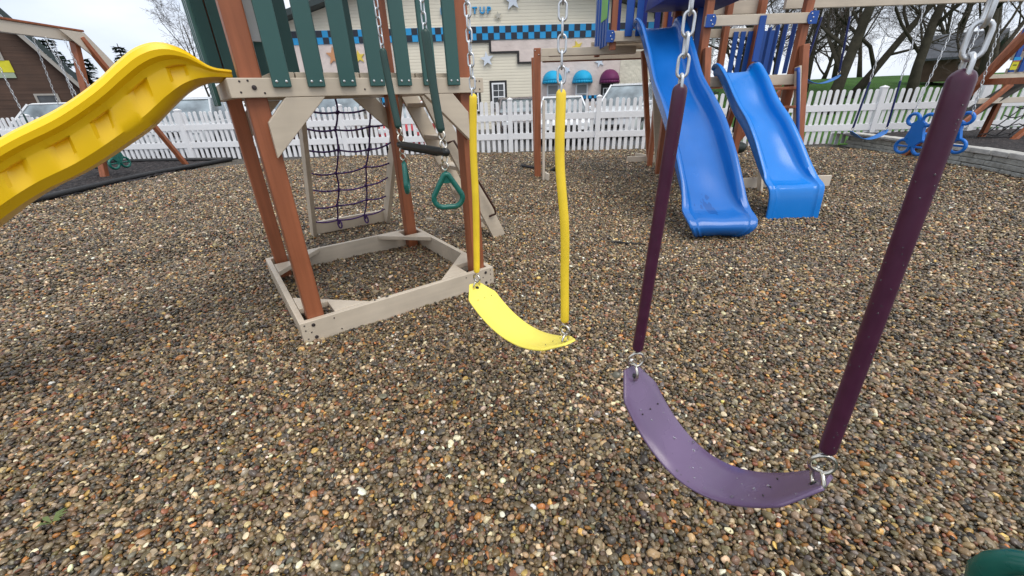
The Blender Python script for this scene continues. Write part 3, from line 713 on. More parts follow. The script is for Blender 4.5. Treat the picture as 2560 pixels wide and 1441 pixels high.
# ladder at the low deck's right bay
lad2 = fbar('ladder', 'tan', (4.03, YF-.09, 1.62), (4.20, YF-.42, -.05), .035, .10, (0, -1, .2))
fbar('stringer', 'tan', (3.62, YF-.09, 1.50), (3.70, YF-.42, -.05), .035, .10, (0, -1, .2), lad2)
for z in (1.355, 1.115, .86, .6, .34):
    t = (1.62-z)/1.67; fbar('tread', 'brown', (3.62+.08*t, YF-.10-.33*t, z), (4.02+.17*t, YF-.10-.33*t, z), .12, .035, (0, 0, 1), lad2)
hr = MB().tube([W(p) for p in ((3.98, YF-.14, 1.58), (3.945, YF-.24, 1.585), (3.945, YF-.26, 1.53), (4.045, YF-.47, .62), (4.05, YF-.46, .55), (4.06, YF-.40, .53))], .022, 8, round_ends=True).build('handrail', 'bluev', lad2, smooth=True)
# ground beam at the front
fbx('ground_beam', 'tanlight', (2.6, 6.10, -.04), (4.86, 6.14, .155))
fbx('ground_beam', 'tanlight', (LX0-.1, 9.2, -.04), (LX1, 9.24, .1))
fbar('ground_beam', 'tan', (2.94, 9.6, .05), (3.3, 8.6, .05), .04, .16)
# high tower behind, left
HX0, HX1, HYF, HYB, HZ = 1.66, 2.86, 7.25, 8.55, 2.10
for x in (HX0, HX1):
    fbx('post', 'brown', (x, HYF+.02, HZ-.12 if x == HX0 else -.1), (x+.09, HYF+.11, 3.3), .008)
    fbx('post', 'brown', (x, HYB-.10, -.1 if x == HX1 else HZ-.12), (x+.09, HYB, 3.3), .008)
fbx('deck_beam', 'tan', (HX0-.06, HYF-.02, HZ-.01), (HX1+.15, HYF+.018, HZ+.13)); fbx('deck_beam', 'tan', (HX0-.06, HYB, HZ-.01), (HX1+.15, HYB+.04, HZ+.13))
bracket(HX0-.02, 1, HYF-.022, HZ+.06, .15)
for i in range(8):
    y = HYF+.03+i*.155; fbx('deck_board', 'tan', (HX0-.02, y, HZ+.08), (HX1+.1, y+.148, HZ+.12), .003)
slat(1.86, HYF-.044, HZ+.05, 3.0, .11); slat(2.02, HYF-.044, HZ+.05, 3.0, .10); slat(2.78, HYF-.044, HZ+.05, 3.0, .10); slat(2.94, HYF-.044, HZ-.4, 3.0, .09)
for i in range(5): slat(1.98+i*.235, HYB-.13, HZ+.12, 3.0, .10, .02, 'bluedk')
for i in range(5): fbx('slat', 'bluev', (HX0-.075, HYF+.0+i*.20, HZ-.06), (HX0-.055, HYF+.11+i*.20, 3.0), .004)
sg_ = fbx('notice_panel', None, (HX0-.083, HYF-.01, HZ+.30), (HX0-.077, HYF+.42, HZ+.78), .002)
MT['lime'] = mat('lime green notice', (.16, .42, .09), .5, .4, noise=(6, .1)); sg_.data.materials.append(MT['lime'])
# monkey-bar rails running left to the post
fbx('bar_rail', 'tan', (.62, 7.70, 1.96), (2.2, 7.74, 2.075)); fbx('bar_rail', 'brown', (.75, 7.741, 1.955), (2.2, 7.80, 2.02))
fbx('bar_rail', 'tan', (.70, 9.00, 1.98), (2.9, 9.04, 2.10)); fbx('bar_rail', 'brown', (.75, 9.041, 1.96), (2.9, 9.09, 2.03))
fbx('post', 'brown', (.50, 7.75, -.1), (.615, 7.86, 2.09), .008); fbx('post', 'tanlight', (.622, 7.40, -.02), (.66, 7.52, 1.3), .005)
fbar('post', 'brown', (.58, 9.03, 2.05), (.62, 9.03, -.1), .10, .10, (0, 1, 0), bevel=.008)
for t in ((.52, 7.76, 2.05), (.58, 7.76, 1.99)): MB().tube([W((t[0], 7.75, t[2])), W((t[0], 7.742, t[2]))], [.01, .007], 8).build('bolt', 'screw', fort, smooth=True)
fbar('foot_board', 'tanlight', (.66, 7.46, .07), (.72, 7.30, .05), .035, .12)
# splayed rear legs below the high deck
fbar('leg', 'brown', (2.55, 8.45, 2.05), (3.16, 9.25, -.08), .09, .09, (0, 1, 0), bevel=.008)
fbar('rock_wall', 'tan', (2.40, 7.35, 2.06), (3.02, 8.20, -.05), .16, .04, (0, 1, .3))
fbar('leg', 'brown', (4.05, 7.5, 2.0), (4.3, 8.6, -.08), .09, .09, (0, 1, 0), bevel=.008)
fbar('leg', 'brown', (4.72, 7.55, 1.35), (3.70, 7.62, -.05), .08, .08, (0, 1, 0), bevel=.008)
fbx('rail_stub', 'tan', (4.13, 6.6, 1.22), (4.30, 6.64, 1.38))
# rear climbing net of the fort
rn = fbar('net_frame', 'tan', (3.30, 9.3, .06), (4.4, 9.3, .06), .04, .1)
for i in range(6):
    z = .2+i*.22; MB().tube([W((3.05+q*.24, 9.3-z*.35, z+.03*math.sin(q*2+i))) for q in range(6)], .011, 5).build('rope', 'ropeblk', rn, smooth=True)
for j in range(5):
    MB().tube([W((3.1+j*.26+.02*math.sin(k*2+j), 9.3-(.1+k*.25)*.35, .1+k*.25)) for k in range(6)], .011, 5).build('rope', 'ropeblk', rn, smooth=True)
# the two blue slides
def blue_slide(P0, P1, path, m, label):
    P0, P1 = Vector((*P0, 0)), Vector((*P1, 0)); d = (P1-P0).normalized()
    o = slide_mesh(path, 0, 0, m, 'slide', fort, lip=.03, th=.035, n=130)
    o.matrix_local = Matrix.Translation(Vector(W(P0))) @ Matrix.Rotation(math.atan2(d.y, d.x), 4, 'Z'); o['label'] = label
    return o
# rows: distance along, bed height, rim height above the bed, width
s1 = blue_slide((2.33, 7.23), (2.12, 4.05), [(-.05, 2.235, .10, .66), (.10, 2.225, .16, .66), (.40, 2.06, .20, .64), (.85, 1.72, .21, .62), (1.3, 1.38, .20, .62), (1.8, 1.12, .20, .63), (2.2, .89, .20, .64), (2.6, .60, .19, .63), (2.9, .37, .16, .62), (3.08, .255, .10, .64), (3.2, .215, .05, .67), (3.31, .20, .03, .67), (3.38, .18, .02, .66), (3.42, .13, .02, .62), (3.40, .07, .02, .54), (3.33, .02, .02, .44), (3.24, .0, .02, .38)], 'blue1', 'taller blue slide with a rounded scoop end')
s2 = blue_slide((3.2, 6.36), (3.27, 4.47), [(-.03, 1.57, .09, .58), (.08, 1.56, .14, .59), (.30, 1.39, .16, .57), (.62, 1.11, .17, .55), (.95, .90, .16, .55), (1.2, .70, .15, .56), (1.42, .51, .13, .58), (1.58, .40, .10, .60), (1.68, .36, .06, .63), (1.745, .345, .04, .64), (1.79, .32, .03, .63), (1.815, .25, .03, .61), (1.83, .12, .03, .60), (1.84, -.05, .03, .60)], 'blue2', 'shorter bright blue slide with a squared drop end')
# ================================================================== RIGHT SWINGS
fbx('swing_beam', 'tan', (LX1+.05, 6.97, 2.40), (8.75, 7.03, 2.585), .006)
for (fx, fy) in ((8.29, 8.70), (8.55, 5.3)): fbar('frame_leg', 'brown', (8.34, 7.0+(.06 if fy > 7 else -.06), 2.52), (fx, fy, -.08), .10, .10, (1, 0, 0), bevel=.008)
fbx('frame_brace', 'brown', (8.40, 6.2, 1.3), (8.44, 7.85, 1.4), .006)
def far_swing(label, x0, x1, y, z, L, tz_, bz, ms, mt, xt0=None, xt1=None, dy=0, axis='x', group=None):
    o = thing('swing', label, 'swing', ((x0+x1)/2, y, 0), -PI/2 if axis == 'x' else 0, group)
    h = (x1-x0)/2; seat, ends, sg = belt_seat(o, -h, h, z, L, .14, ms)
    for k, (yy, xt) in enumerate(((-h, xt0), (h, xt1))):
        yt = yy if xt is None else xt-(x0+x1)/2
        a = Vector((0, yy, z)); top = Vector((0, yt, tz_)); end = Vector((0, yt+(yt-yy)*.3, bz)); hook(o, a, a+Vector((0, 0, .07)), .5)
        MB().tube([a+Vector((0, 0, .07)), top], .015, 8, round_ends=True).build('chain_sleeve', mt, o, smooth=True)
        chain_far(o, top, end)
    return o
MT['bluebelt'] = mat('blue belt rubber', (.02, .16, .50), .4, .5)
far_swing('blue belt swing hanging low beside the fence post', 5.68, 6.24, 7.0, .67, .62, 1.40, 2.405, 'bluebelt', 'bluetube', 5.72, 6.20)
far_swing('blue belt swing hung high next to the ladder', 4.63, 5.19, 7.0, 1.50, .60, 2.28, 2.405, 'bluebelt', 'bluetube', 4.70, 5.12)
glider('glider_swing', 'blue glider with ring handles behind the plum sleeve', (7.05, 6.98, 0), .10, 'bluegl', 2.405, z=.47)
# tyre swing under the fort
ts = thing('tyre_swing', 'dark tyre swing hanging behind the taller blue slide', 'tyre swing', (4.56, 8.6, 0))
MB().tube([(.20*math.cos(a), .20*math.sin(a), .30) for a in np.linspace(0, 2*PI, 25)[:-1]], .10, 10, closed=True).build('tyre', 'greenblk', ts, smooth=True)
for a in (0, 2.1, 4.2):
    p = Vector((.2*math.cos(a), .2*math.sin(a), .40)); chain_far(ts, p, (p.x, p.y, .60)); MB().tube([(p.x, p.y, .60), (p.x*.9, p.y*.9, 1.4)], .016, 7).build('chain_sleeve', 'ropeblk', ts, smooth=True)
fbx('swing_beam', 'brown', (3.2, 8.54, 1.39), (5.3, 8.66, 1.5))

# ================================================================== PICKET FENCE
fence = thing('picket_fence', 'white vinyl picket fence along the back of the playground', 'fence', (.78, 11.5, 0), -.0776)
PK = MB(); pr = [(-.042, 0), (.042, 0), (.042, 1.215), (.036, 1.24), (.022, 1.257), (0, 1.262), (-.022, 1.257), (-.036, 1.24), (-.042, 1.215)]
PK.prism(pr, -.011, .011, lambda p, q, h: (p, h, q+.02)); pk = PK.build('picket', 'white', fence)
FP = [-18.3+2.3*i for i in range(15)]; first = True; random.seed(2)
pm_ = MB().box2((-.06, -.06, -.1), (.06, .06, 1.30)); 
for (a_, z_) in ((.068, 1.30), (.068, 1.325)): pass
pm_.add([(-.068, -.068, 1.30), (.068, -.068, 1.30), (.068, .068, 1.30), (-.068, .068, 1.30), (-.068, -.068, 1.325), (.068, -.068, 1.325), (.068, .068, 1.325), (-.068, .068, 1.325), (0, 0, 1.36)], [(3, 2, 1, 0), (0, 1, 5, 4), (1, 2, 6, 5), (2, 3, 7, 6), (3, 0, 4, 7), (4, 5, 8), (5, 6, 8), (6, 7, 8), (7, 4, 8)])
po = pm_.build('fence_post', 'white', fence); po.location = (FP[0]-.78, 0, 0)
rl = MB().box2((0, -.026, 0), (2.3, .026, .15)).build('rail', 'white', fence); rl.location = (FP[0]-.78, 0, .80)
for i, x in enumerate(FP):
    x = x-.78
    if i: inst(po, fence, Matrix.Translation((x, 0, random.uniform(-.01, .01))) @ Matrix.Rotation(random.uniform(-.012, .012), 4, 'Y'))
    if i < len(FP)-1:
        if i: inst(rl, fence, Matrix.Translation((x, 0, .80)))
        inst(rl, fence, Matrix.Translation((x, 0, .335)))
        for k in range(14):
            px = x+.148+k*.1542; m_ = Matrix.Translation((px+random.uniform(-.004, .004), 0, random.uniform(-.018, .010))) @ Matrix.Rotation(random.gauss(0, .011), 4, 'Y')
            if first: pk.matrix_local = m_; first = False
            else: inst(pk, fence, m_)
# black edging between gravel and mulch
ed = thing('edging', 'black plastic edging between the mulch and the gravel', 'edging', (-8.0, 8.0, 0))
MB().tube([(.5, -9, .03), (.25, -5, .035), (.08, -1.56, .04), (-.05, -.4, .045), (-.12, .6, .045), (-.1, 1.6, .045), (.1, 2.8, .045), (.28, 3.77, .045)], .055, 10).build('edging_strip', 'black', ed, smooth=True)
MB().tube([(.28, 3.80, .045), (-2, 4.15, .045), (-5, 4.42, .045), (-10, 4.8, .045)], .05, 10).build('edging_strip', 'black', ed, smooth=True)

# ================================================================== BUILDING BEHIND (cream siding, checker band, awnings)
MT['siding'] = mat('cream lap siding', (.66, .615, .50), .5, .4, noise=(.7, .05), wave=(7.5, .02, 1.6))
MT['stucco'] = mat('pink stucco', (.66, .57, .53), .75, .2, noise=(1.6, .09), bump=(7, .8, .03))
MT['limestone'] = mat('cream rough stone', (.68, .63, .53), .75, .2, noise=(1.6, .1), bump=(6, 1, .05))
MT['cyan'] = mat('cyan painted band', (.02, .30, .62), .45, .4, noise=(2, .06))
MT['navy'] = mat('dark painted tile', (.018, .022, .035), .4, .4, noise=(3, .2))
MT['trim'] = mat('black trim', (.02, .018, .018), .5, .4)
MT['awnblue'] = mat('turquoise awning cloth', (.01, .33, .58), .6, .3, noise=(2, .06))
MT['awnplum'] = mat('plum awning cloth', (.13, .018, .085), .6, .3, noise=(2, .08))
MT['pane'] = mat('window pane', (.05, .055, .06), .08, .6, noise=(3, .5))
MT['shade'] = mat('grey window shade', (.30, .31, .32), .5, .3)
MT['starw'] = mat('pale blue star', (.62, .68, .76), .4, .4); MT['stary'] = mat('yellow star', (.72, .55, .08), .4, .4); MT['staro'] = mat('orange star', (.55, .27, .13), .4, .4); MT['stars'] = mat('silver star', (.45, .43, .37), .4, .4)
MT['roofdk'] = mat('dark roof', (.03, .045, .045), .5, .4); MT['grass2'] = MT['grass']
BY = 22.0
bld = thing('building', 'cream sided shop with checkered band, stars and round awnings behind the fence', 'building', (-2, BY, -.07), .045)
def Q(x, z, y=0): return (x+2, y, z+.07)
def wallpoly(name, m, poly, y0, y1, par=None, bevel=0): return MB().prism(poly, y0, y1, lambda p, q, h: Q(p, q, h)).build(name, m, par or bld, bevel=bevel)
wl = wallpoly('wall', 'siding', [(-9.9, -.07), (7.1, -.07), (7.1, 4.72), (-1.4, 7.1), (-9.9, 4.72)], 0, 9)
wallpoly('stone_wall', 'stucco', [(1.57, 0), (5.64, 0), (5.64, 3.80), (-.60, 3.80), (-.60, 3.36), (.72, 3.36), (.72, 2.90), (1.57, 2.90)], -.06, -.002)
wallpoly('stone_wall', 'limestone', [(5.645, 0), (7.15, 0), (7.15, 3.80), (5.645, 3.80)], -.08, -.002)
wallpoly('stone_wall', 'stucco', [(-9.9, 0), (-5.2, 0), (-5.2, 3.86), (-9.9, 3.86)], -.06, -.002)
for poly in ([(-2.4, 3.84), (-2.4, 3.74), (-.70, 3.74), (-.70, 3.36), (-.70, 3.28), (.62, 3.28), (.62, 2.82), (1.48, 2.82), (1.48, 0), (1.57, 0), (1.57, 2.905), (.72, 2.905), (.72, 3.365), (-.60, 3.365), (-.60, 3.84)],):
    wallpoly('trim', 'trim', poly, -.085, -.061)
bd = wallpoly('checker_band', 'cyan', [(-9.9, 3.84), (7.15, 3.84), (7.15, 4.38), (-9.9, 4.38)], -.09, -.003)
tl = MB().box2((0, 0, 0), (.268, .012, .262)); ti = None; k = 0
tl = tl.build('tile', 'navy', bd); tl.location = Q(-9.9, 3.845, -.103)
for r in range(2):
    for c in range(32):
        x = -9.9+c*.54+(.27 if r else 0)
        if x > 6.9 or (r == 0 and c == 0): continue
        inst(tl, bd, Matrix.Translation(Q(x, 3.845+.268*r, -.103)))
wallpoly('frieze_board', 'siding', [(-9.9, 4.385), (7.15, 4.385), (7.15, 4.50), (-9.9, 4.50)], -.05, -.003)
lb = wallpoly('checker_band', 'cyan', [(2.0, 1.08), (4.70, 1.08), (4.70, 1.35), (2.0, 1.35)], -.085, -.061)
for r in range(2):
    for c in range(10): MB().box2(Q(2.0+c*.27+(.135 if r else 0), 1.085+r*.132, -.095), Q(2.0+c*.27+.13+(.135 if r else 0), 1.085+r*.132+.128, -.0855)).build('tile', 'navy', lb)
lb = wallpoly('checker_band', 'cyan', [(-7.3, 1.13), (-5.2, 1.13), (-5.2, 1.55), (-7.3, 1.55)], -.085, -.061)
for r in range(2):
    for c in range(6): MB().box2(Q(-7.1+c*.36+(.18 if r else 0), 1.14+r*.205, -.095), Q(-7.1+c*.36+.175+(.18 if r else 0), 1.14+r*.205+.2, -.0855)).build('tile', 'navy', lb)
# roof with dark fascia, following the gable
for s in (-1, 1):
    x0, x1 = (-1.4, -10.7) if s < 0 else (-1.4, 8.0); z0 = 7.1; z1 = z0-abs(x1-x0)*.28
    wallpoly('roof', 'roofdk', [(x0, z0+.02), (x1, z1+.02), (x1, z1+.26), (x0, z0+.26)], -.7, 9.4)
# windows, awnings, door
def window(x0, x1, z0, z1, m='pane', grid=None, y=-.06, trim_='trim', fr='white', bw=.07):
    f = MB()
    for (a, b_) in (((x0, z0), (x0+bw, z1)), ((x1-bw, z0), (x1, z1)), ((x0+bw, z0), (x1-bw, z0+bw)), ((x0+bw, z1-bw), (x1-bw, z1)), ((x0+bw, (z0+z1)/2-.025), (x1-bw, (z0+z1)/2+.025))):
        f.box2(Q(a[0], a[1], y-.05), Q(b_[0], b_[1], y-.002))
    o = f.build('window', fr, bld)
    MB().box2(Q(x0+bw, z0+bw, y-.02), Q(x1-bw, z1-bw, y-.004)).build('pane', m, o)
    if trim_:
        t = MB(); e = .10
        for (a, b_) in (((x0-e, z0-e), (x0-.002, z1+e)), ((x1+.002, z0-e), (x1+e, z1+e)), ((x0, z1+.002), (x1, z1+e)), ((x0, z0-e), (x1, z0-.002))): t.box2(Q(a[0], a[1], y-.035), Q(b_[0], b_[1], y-.002))
        t.build('window_trim', trim_, o)
    if grid:
        g = MB()
        for i in range(1, grid[0]): x = lerp(x0+bw, x1-bw, i/grid[0]); g.box2(Q(x-.012, z0+bw, y-.032), Q(x+.012, z1-bw, y-.021))
        for i in range(1, grid[1]): z = lerp(z0+bw, z1-bw, i/grid[1]); g.box2(Q(x0+bw, z-.012, y-.034), Q(x1-bw, z+.012, y-.0205))
        g.build('muntin', fr, o)
    return o
window(-.66, -.02, .80, 2.04, grid=(2, 4), y=-.002)
window(-1.95, -1.32, .80, 2.04, grid=(2, 4), y=-.002)
window(2.05, 2.66, .95, 1.90, 'shade', y=-.062, trim_=None); window(3.48, 4.10, .95, 1.90, 'shade', y=-.062, trim_=None)
def awning(xc, z, wd, h, m):
    V = []; F = []; n = 12; k = 7; pr_ = .75
    for i in range(k+1):
        ph = (PI/2)*i/k
        for j in range(n+1):
            th_ = PI*j/n; V.append(Q(xc-wd/2*math.cos(th_), z+.12+h*math.sin(th_)*math.cos(ph), -.065-pr_*math.sin(ph)*math.sin(th_)))
    for i in range(k):
        for j in range(n): F.append((i*(n+1)+j, i*(n+1)+j+1, (i+1)*(n+1)+j+1, (i+1)*(n+1)+j))
    q = MB(); q.v = V; q.f = F
    for j in range(n):     # valance
        a0, a1 = PI*j/n, PI*(j+1)/n
        p0 = (xc-wd/2*math.cos(a0), -.065-pr_*math.sin(a0)); p1 = (xc-wd/2*math.cos(a1), -.065-pr_*math.sin(a1))
        q.add([Q(p0[0], z+.12, p0[1]), Q(p1[0], z+.12, p1[1]), Q(p1[0], z, p1[1]), Q(p0[0], z, p0[1])], [(0, 1, 2, 3)])
    o = q.build('awning', m, bld, auto=25); sm = o.modifiers.new('t', 'SOLIDIFY'); sm.thickness = .02; return o
awning(2.32, 1.92, .95, .46, 'awnblue'); awning(3.80, 1.90, .95, .46, 'awnblue'); awning(5.14, 1.86, .95, .50, 'awnplum')
dr = MB().box2(Q(4.76, 0, -.085), Q(5.50, 1.85, -.062)).build('door', 'trim', bld)
window(4.86, 5.38, .15, 1.66, 'pane', (3, 6), -.086, None, 'white', .03)
# stars and letters
def star(x, z, r, m, rot=0, tall=1.0):
    pts = []
    for k in range(10):
        a = PI/2+rot+k*PI/5; rd = r if k % 2 == 0 else r*.42; pts.append((x+rd*math.cos(a), z+rd*math.sin(a)*tall))
    return wallpoly('star', m, pts, -.11, -.066)
star(-.83, 3.05, .34, 'starw', .12); star(4.62, 2.80, .24, 'starw', .3); star(3.5, 3.45, .28, 'stary', .35); star(.46, 5.35, .42, 'starw', .1); star(-6.79, 3.30, .28, 'stary', .12); star(-7.95, 3.36, .34, 'staro', -.05, 1.2); star(-.22, 4.78, .18, 'stars', .2); star(3.05, 2.50, .16, 'starw', .5)
def letter(ch, x, z, s=.36):
    cu = bpy.data.curves.new('letter', 'FONT'); cu.body = ch; cu.size = s; cu.extrude = .05; cu.offset = .010; cu.align_x = 'CENTER'
    o = bpy.data.objects.new('letter', cu); COL.objects.link(o); dg = bpy.context.evaluated_depsgraph_get(); me = bpy.data.meshes.new_from_object(o.evaluated_get(dg)); bpy.data.objects.remove(o)
    q = link('letter', me, 'cyan', bld); q.location = Q(x, z, -.06); q.rotation_euler = (PI/2, 0, 0)
for ch, x in (('T', -1.27), ('U', -.93), ('P', -.63), ('I', -2.79)): letter(ch, x, 4.88)
# neighbouring dark-roofed wing and pale trailer beyond
wing = thing('porch', 'dark roofed porch with a white vehicle canopy right of the shop', 'porch', (9.6, 24, 0))
MB().prism([(-2.2, 4.2), (2.6, 4.2), (1.4, 5.0), (-1.0, 5.0)], 0, 4, lambda p, q, h: (p-.8, h, q)).build('roof', 'roofdk', wing); MB().box2((-2.6, .1, 3.95), (1.6, .2, 4.19)).build('gutter', 'panel', wing)
for x in (-2.3, 1.3): MB().box2((x, .3, 0), (x+.14, .44, 3.95)).build('column', 'white', wing)

# ================================================================== CARS
def paint(name, c): return mat(name, c, .25, .5, coat=.6, noise=(1.5, .02))
MT['pwhite'] = paint('white car paint', (.72, .74, .76)); MT['pmaroon'] = paint('maroon car paint', (.10, .02, .035)); MT['pdark'] = paint('black car paint', (.03, .03, .034)); MT['pred'] = paint('red car paint', (.45, .02, .03)); MT['pgrey'] = paint('grey-brown car paint', (.13, .11, .11)); MT['psilver'] = paint('silver car paint', (.50, .53, .55))
def car(name, label, cat, loc, rz, pt, kind='sedan'):
    o = thing(name, label, cat, loc, rz)
    # stations: x, belt/hood height, half width ; greenhouse: base x0,x1 roof x0,x1, roof z
    D = dict(sedan=([(-2.25, .62, .70), (-2.15, .92, .82), (-1.5, .98, .88), (1.0, .95, .89), (1.7, .86, .87), (2.15, .74, .80), (2.28, .52, .66)], (-1.75, 1.15, -1.0, .35), 1.44, .64, .32, 1.35),
             suv=([(-2.3, .62, .76), (-2.25, 1.02, .88), (-1.5, 1.08, .93), (1.0, 1.06, .93), (1.8, 1.0, .92), (2.25, .90, .86), (2.36, .56, .74)], (-2.2, 1.2, -1.95, .45), 1.78, .70, .37, 1.42),
             truck=([(-2.75, .70, .86), (-2.7, 1.12, .95), (-1.0, 1.14, .96), (1.3, 1.14, .96), (2.2, 1.10, .95), (2.7, 1.0, .90), (2.8, .60, .80)], (-1.0, 1.35, -.75, .65), 1.92, .74, .40, 1.7))[kind]
    st, gh_, rz_, rw, wr, wx = D; q = MB(); n = len(st); sec = []
    for x, zt, hw in st: sec.append([(x, -hw*.92, .22), (x, -hw, .45), (x, -hw, zt-.18), (x, -hw*.96, zt-.05), (x, -hw*.80, zt), (x, hw*.80, zt), (x, hw*.96, zt-.05), (x, hw, zt-.18), (x, hw, .45), (x, hw*.92, .22)])
    m_ = 10; q.v = [p for s_ in sec for p in s_]; q.f = [(i*m_+k, i*m_+(k+1) % m_, (i+1)*m_+(k+1) % m_, (i+1)*m_+k) for i in range(n-1) for k in range(m_)]+[tuple(range(m_))[::-1], tuple(range((n-1)*m_, n*m_))]
    body = q.build('body', pt, o, auto=45, sub=0, bevel=.04)
    b0, b1, r0, r1 = gh_; zb = interp((b0+b1)/2, [(s_[0], s_[1]) for s_ in st])-.03; hb = st[3][2]-.10
    g = MB(); g.v = [(b0, -hb, zb), (b1, -hb, zb), (b1, hb, zb), (b0, hb, zb), (r0, -rw, rz_-.05), (r1, -rw, rz_-.05), (r1, rw, rz_-.05), (r0, rw, rz_-.05)]
    g.f = [(0, 1, 5, 4), (1, 2, 6, 5), (2, 3, 7, 6), (3, 0, 4, 7), (4, 5, 6, 7)]; g.build('window_glass', 'glass', o, bevel=.02)
    MB().prism([(r0-.06, rz_-.07), (r1+.08, rz_-.07), (r1-.15, rz_), (r0+.15, rz_)], -rw-.02, rw+.02, lambda p, s_, h: (p, h, s_)).build('roof', pt, o, bevel=.03)
    pl = MB()
    for s_ in (-1, 1):
        for (xa, xb) in ((b1, r1), (b0, r0), ((b0+b1)/2-.1, (r0+r1)/2-.1)): pl.bar((xa, s_*(hb+.004), zb), (xb, s_*(rw+.004), rz_-.04), .05, .07, (1, 0, 0))
        pl.build if False else None
    pl.build('pillar', pt, o, bevel=.01)
    for x in (-wx, wx):
        for s_ in (-1, 1):
            y = s_*(st[3][2]-.08); t = MB().tube([(x, y-.11, wr-.02), (x, y-.09, wr-.02), (x, y+.09, wr-.02), (x, y+.11, wr-.02)], [wr*.86, wr, wr, wr*.86], 20).build('wheel', 'tyre', o, auto=40)
            MB().tube([(x, y+s_*.10, wr-.02), (x, y+s_*.118, wr-.02)], [wr*.62, wr*.5], 16).build('rim', 'rim', t, auto=40)
    fx = st[-2][0]; hz_ = st[-2][1]-.10
    for s_ in (-1, 1):
        MB().box((fx+.02, s_*st[-2][2]*.74, hz_-.03), (.16, .34, .16)).build('headlight', 'lamp', o, bevel=.03)
        MB().box((b1-.25, s_*(hb+.16), zb+.10), (.12, .18, .13)).build('mirror', pt, o, bevel=.03)
        MB().box((st[0][0]+.02, s_*st[1][2]*.80, st[1][1]-.16), (.10, .22, .18)).build('tail_light', 'pred', o, bevel=.02)
    MB().box((fx+.10, 0, hz_-.10), (.12, .80, .14)).build('grille', 'trim', o, bevel=.02); MB().box((fx+.13, 0, .42), (.16, 1.2, .12)).build('bumper', 'trim', o, bevel=.02)
    return o
FR = -PI/2-.08
car('parked_car', 'white sedan nosed up to the fence beneath the turquoise awnings', 'car', (1.98, 15.6, -.07), FR, 'pwhite', 'sedan')
car('parked_car', 'dark hatchback left of the white sedan beside the siding corner', 'car', (.45, 17.6, -.07), FR+.15, 'pgrey', 'sedan')
car('parked_suv', 'white sport utility vehicle parked near the plum awning door', 'car', (4.85, 16.9, -.07), FR-.55, 'pwhite', 'suv')
car('parked_suv', 'silver white sport utility vehicle left of the tower above the fence', 'car', (-11.2, 16.0, -.07), FR+.35, 'psilver', 'suv')
car('parked_van', 'white pickup truck right of the silver one, behind the tower post', 'truck', (-9.3, 18.6, -.07), FR+.3, 'pwhite', 'truck')
car('parked_suv', 'maroon car seen between the brown tower legs', 'car', (-8.3, 16.6, -.07), FR+.2, 'pmaroon', 'suv')
car('parked_suv', 'dark grey vehicle behind the climbing net', 'car', (-5.9, 16.4, -.07), FR+.1, 'pgrey', 'suv')
car('parked_car', 'red car low behind the fence by the trapeze rings', 'car', (-3.0, 15.4, -.07), FR, 'pred', 'sedan')
car('parked_car', 'white car at the far left in front of the log cabin', 'car', (-17.2, 17.2, -.07), PI+.2, 'pwhite', 'suv')
car('parked_van', 'white pickup roof high beside the yellow slide', 'truck', (-14.4, 22.5, -.07), FR+.6, 'pwhite', 'truck')

# ================================================================== LOG CABIN at the left
MT['logs'] = mat('brown log siding', (.060, .035, .025), .7, .25, noise=(2, .18), streak=((.6, .6, 14), .25), wave=(4.6, .05, .8))
MT['cabtrim'] = mat('grey cabin trim', (.33, .31, .28), .6, .3); MT['signy'] = mat('yellow banner', (.60, .55, .03), .5, .3, noise=(4, .08)); MT['signg'] = mat('grey green banner foot', (.30, .36, .27), .5, .3)
cab = thing('log_cabin', 'brown log cabin with a steep gable at the left edge', 'building', (-18.79, 20, -.07), .7217)
MB().prism([(.25, 0), (-6.9, 0), (-6.9, 2.3), (-3.3, 8.35), (.25, 2.3)], 0, 8, lambda p, q, h: (p, h, q)).build('wall', 'logs', cab)
for (x0, z0, x1, z1) in ((-3.3, 8.5, .62, 1.75), (-3.3, 8.5, -7.3, 1.75)):
    d = Vector((x1-x0, 0, z1-z0)).normalized(); nn = Vector((-d.z, 0, d.x)); nn = nn if nn.z > 0 else -nn
    MB().prism([(x0, z0), (x1, z1), (x1+nn.x*.2, z1+nn.z*.2), (x0, z0+.35)], -.35, 8.3, lambda p, q, h: (p, h, q)).build('roof', 'roofdk', cab)
    MB().prism([(x0, z0-.02), (x1, z1-.02), (x1-nn.x*.16, z1-nn.z*.16), (x0, z0-.33)], -.32, -.27, lambda p, q, h: (p, h, q)).build('fascia', 'cabtrim', cab)
def cwin(x0, x1, z0, z1):
    f = MB(); bw = .07
    for (a, b_) in (((x0, z0), (x0+bw, z1)), ((x1-bw, z0), (x1, z1)), ((x0+bw, z0), (x1-bw, z0+bw)), ((x0+bw, z1-bw), (x1-bw, z1)), ((x0+bw, (z0+z1)/2-.03), (x1-bw, (z0+z1)/2+.03))): f.box2((a[0], -.07, a[1]), (b_[0], -.002, b_[1]))
    o = f.build('window', 'cabtrim', cab); MB().box2((x0+bw, -.03, z0+bw), (x1-bw, -.004, z1-bw)).build('pane', 'pane', o)
cwin(-1.42, -.70, 1.05, 2.19); cwin(-2.9, -1.76, 3.4, 4.25)
bn = MB().box2((-2.6, -.05, 2.98), (-1.64, -.004, 3.40)).build('banner', 'signy', cab); MB().box2((-2.6, -.04, 2.78), (-1.66, -.003, 2.975)).build('banner_foot', 'signg', bn)

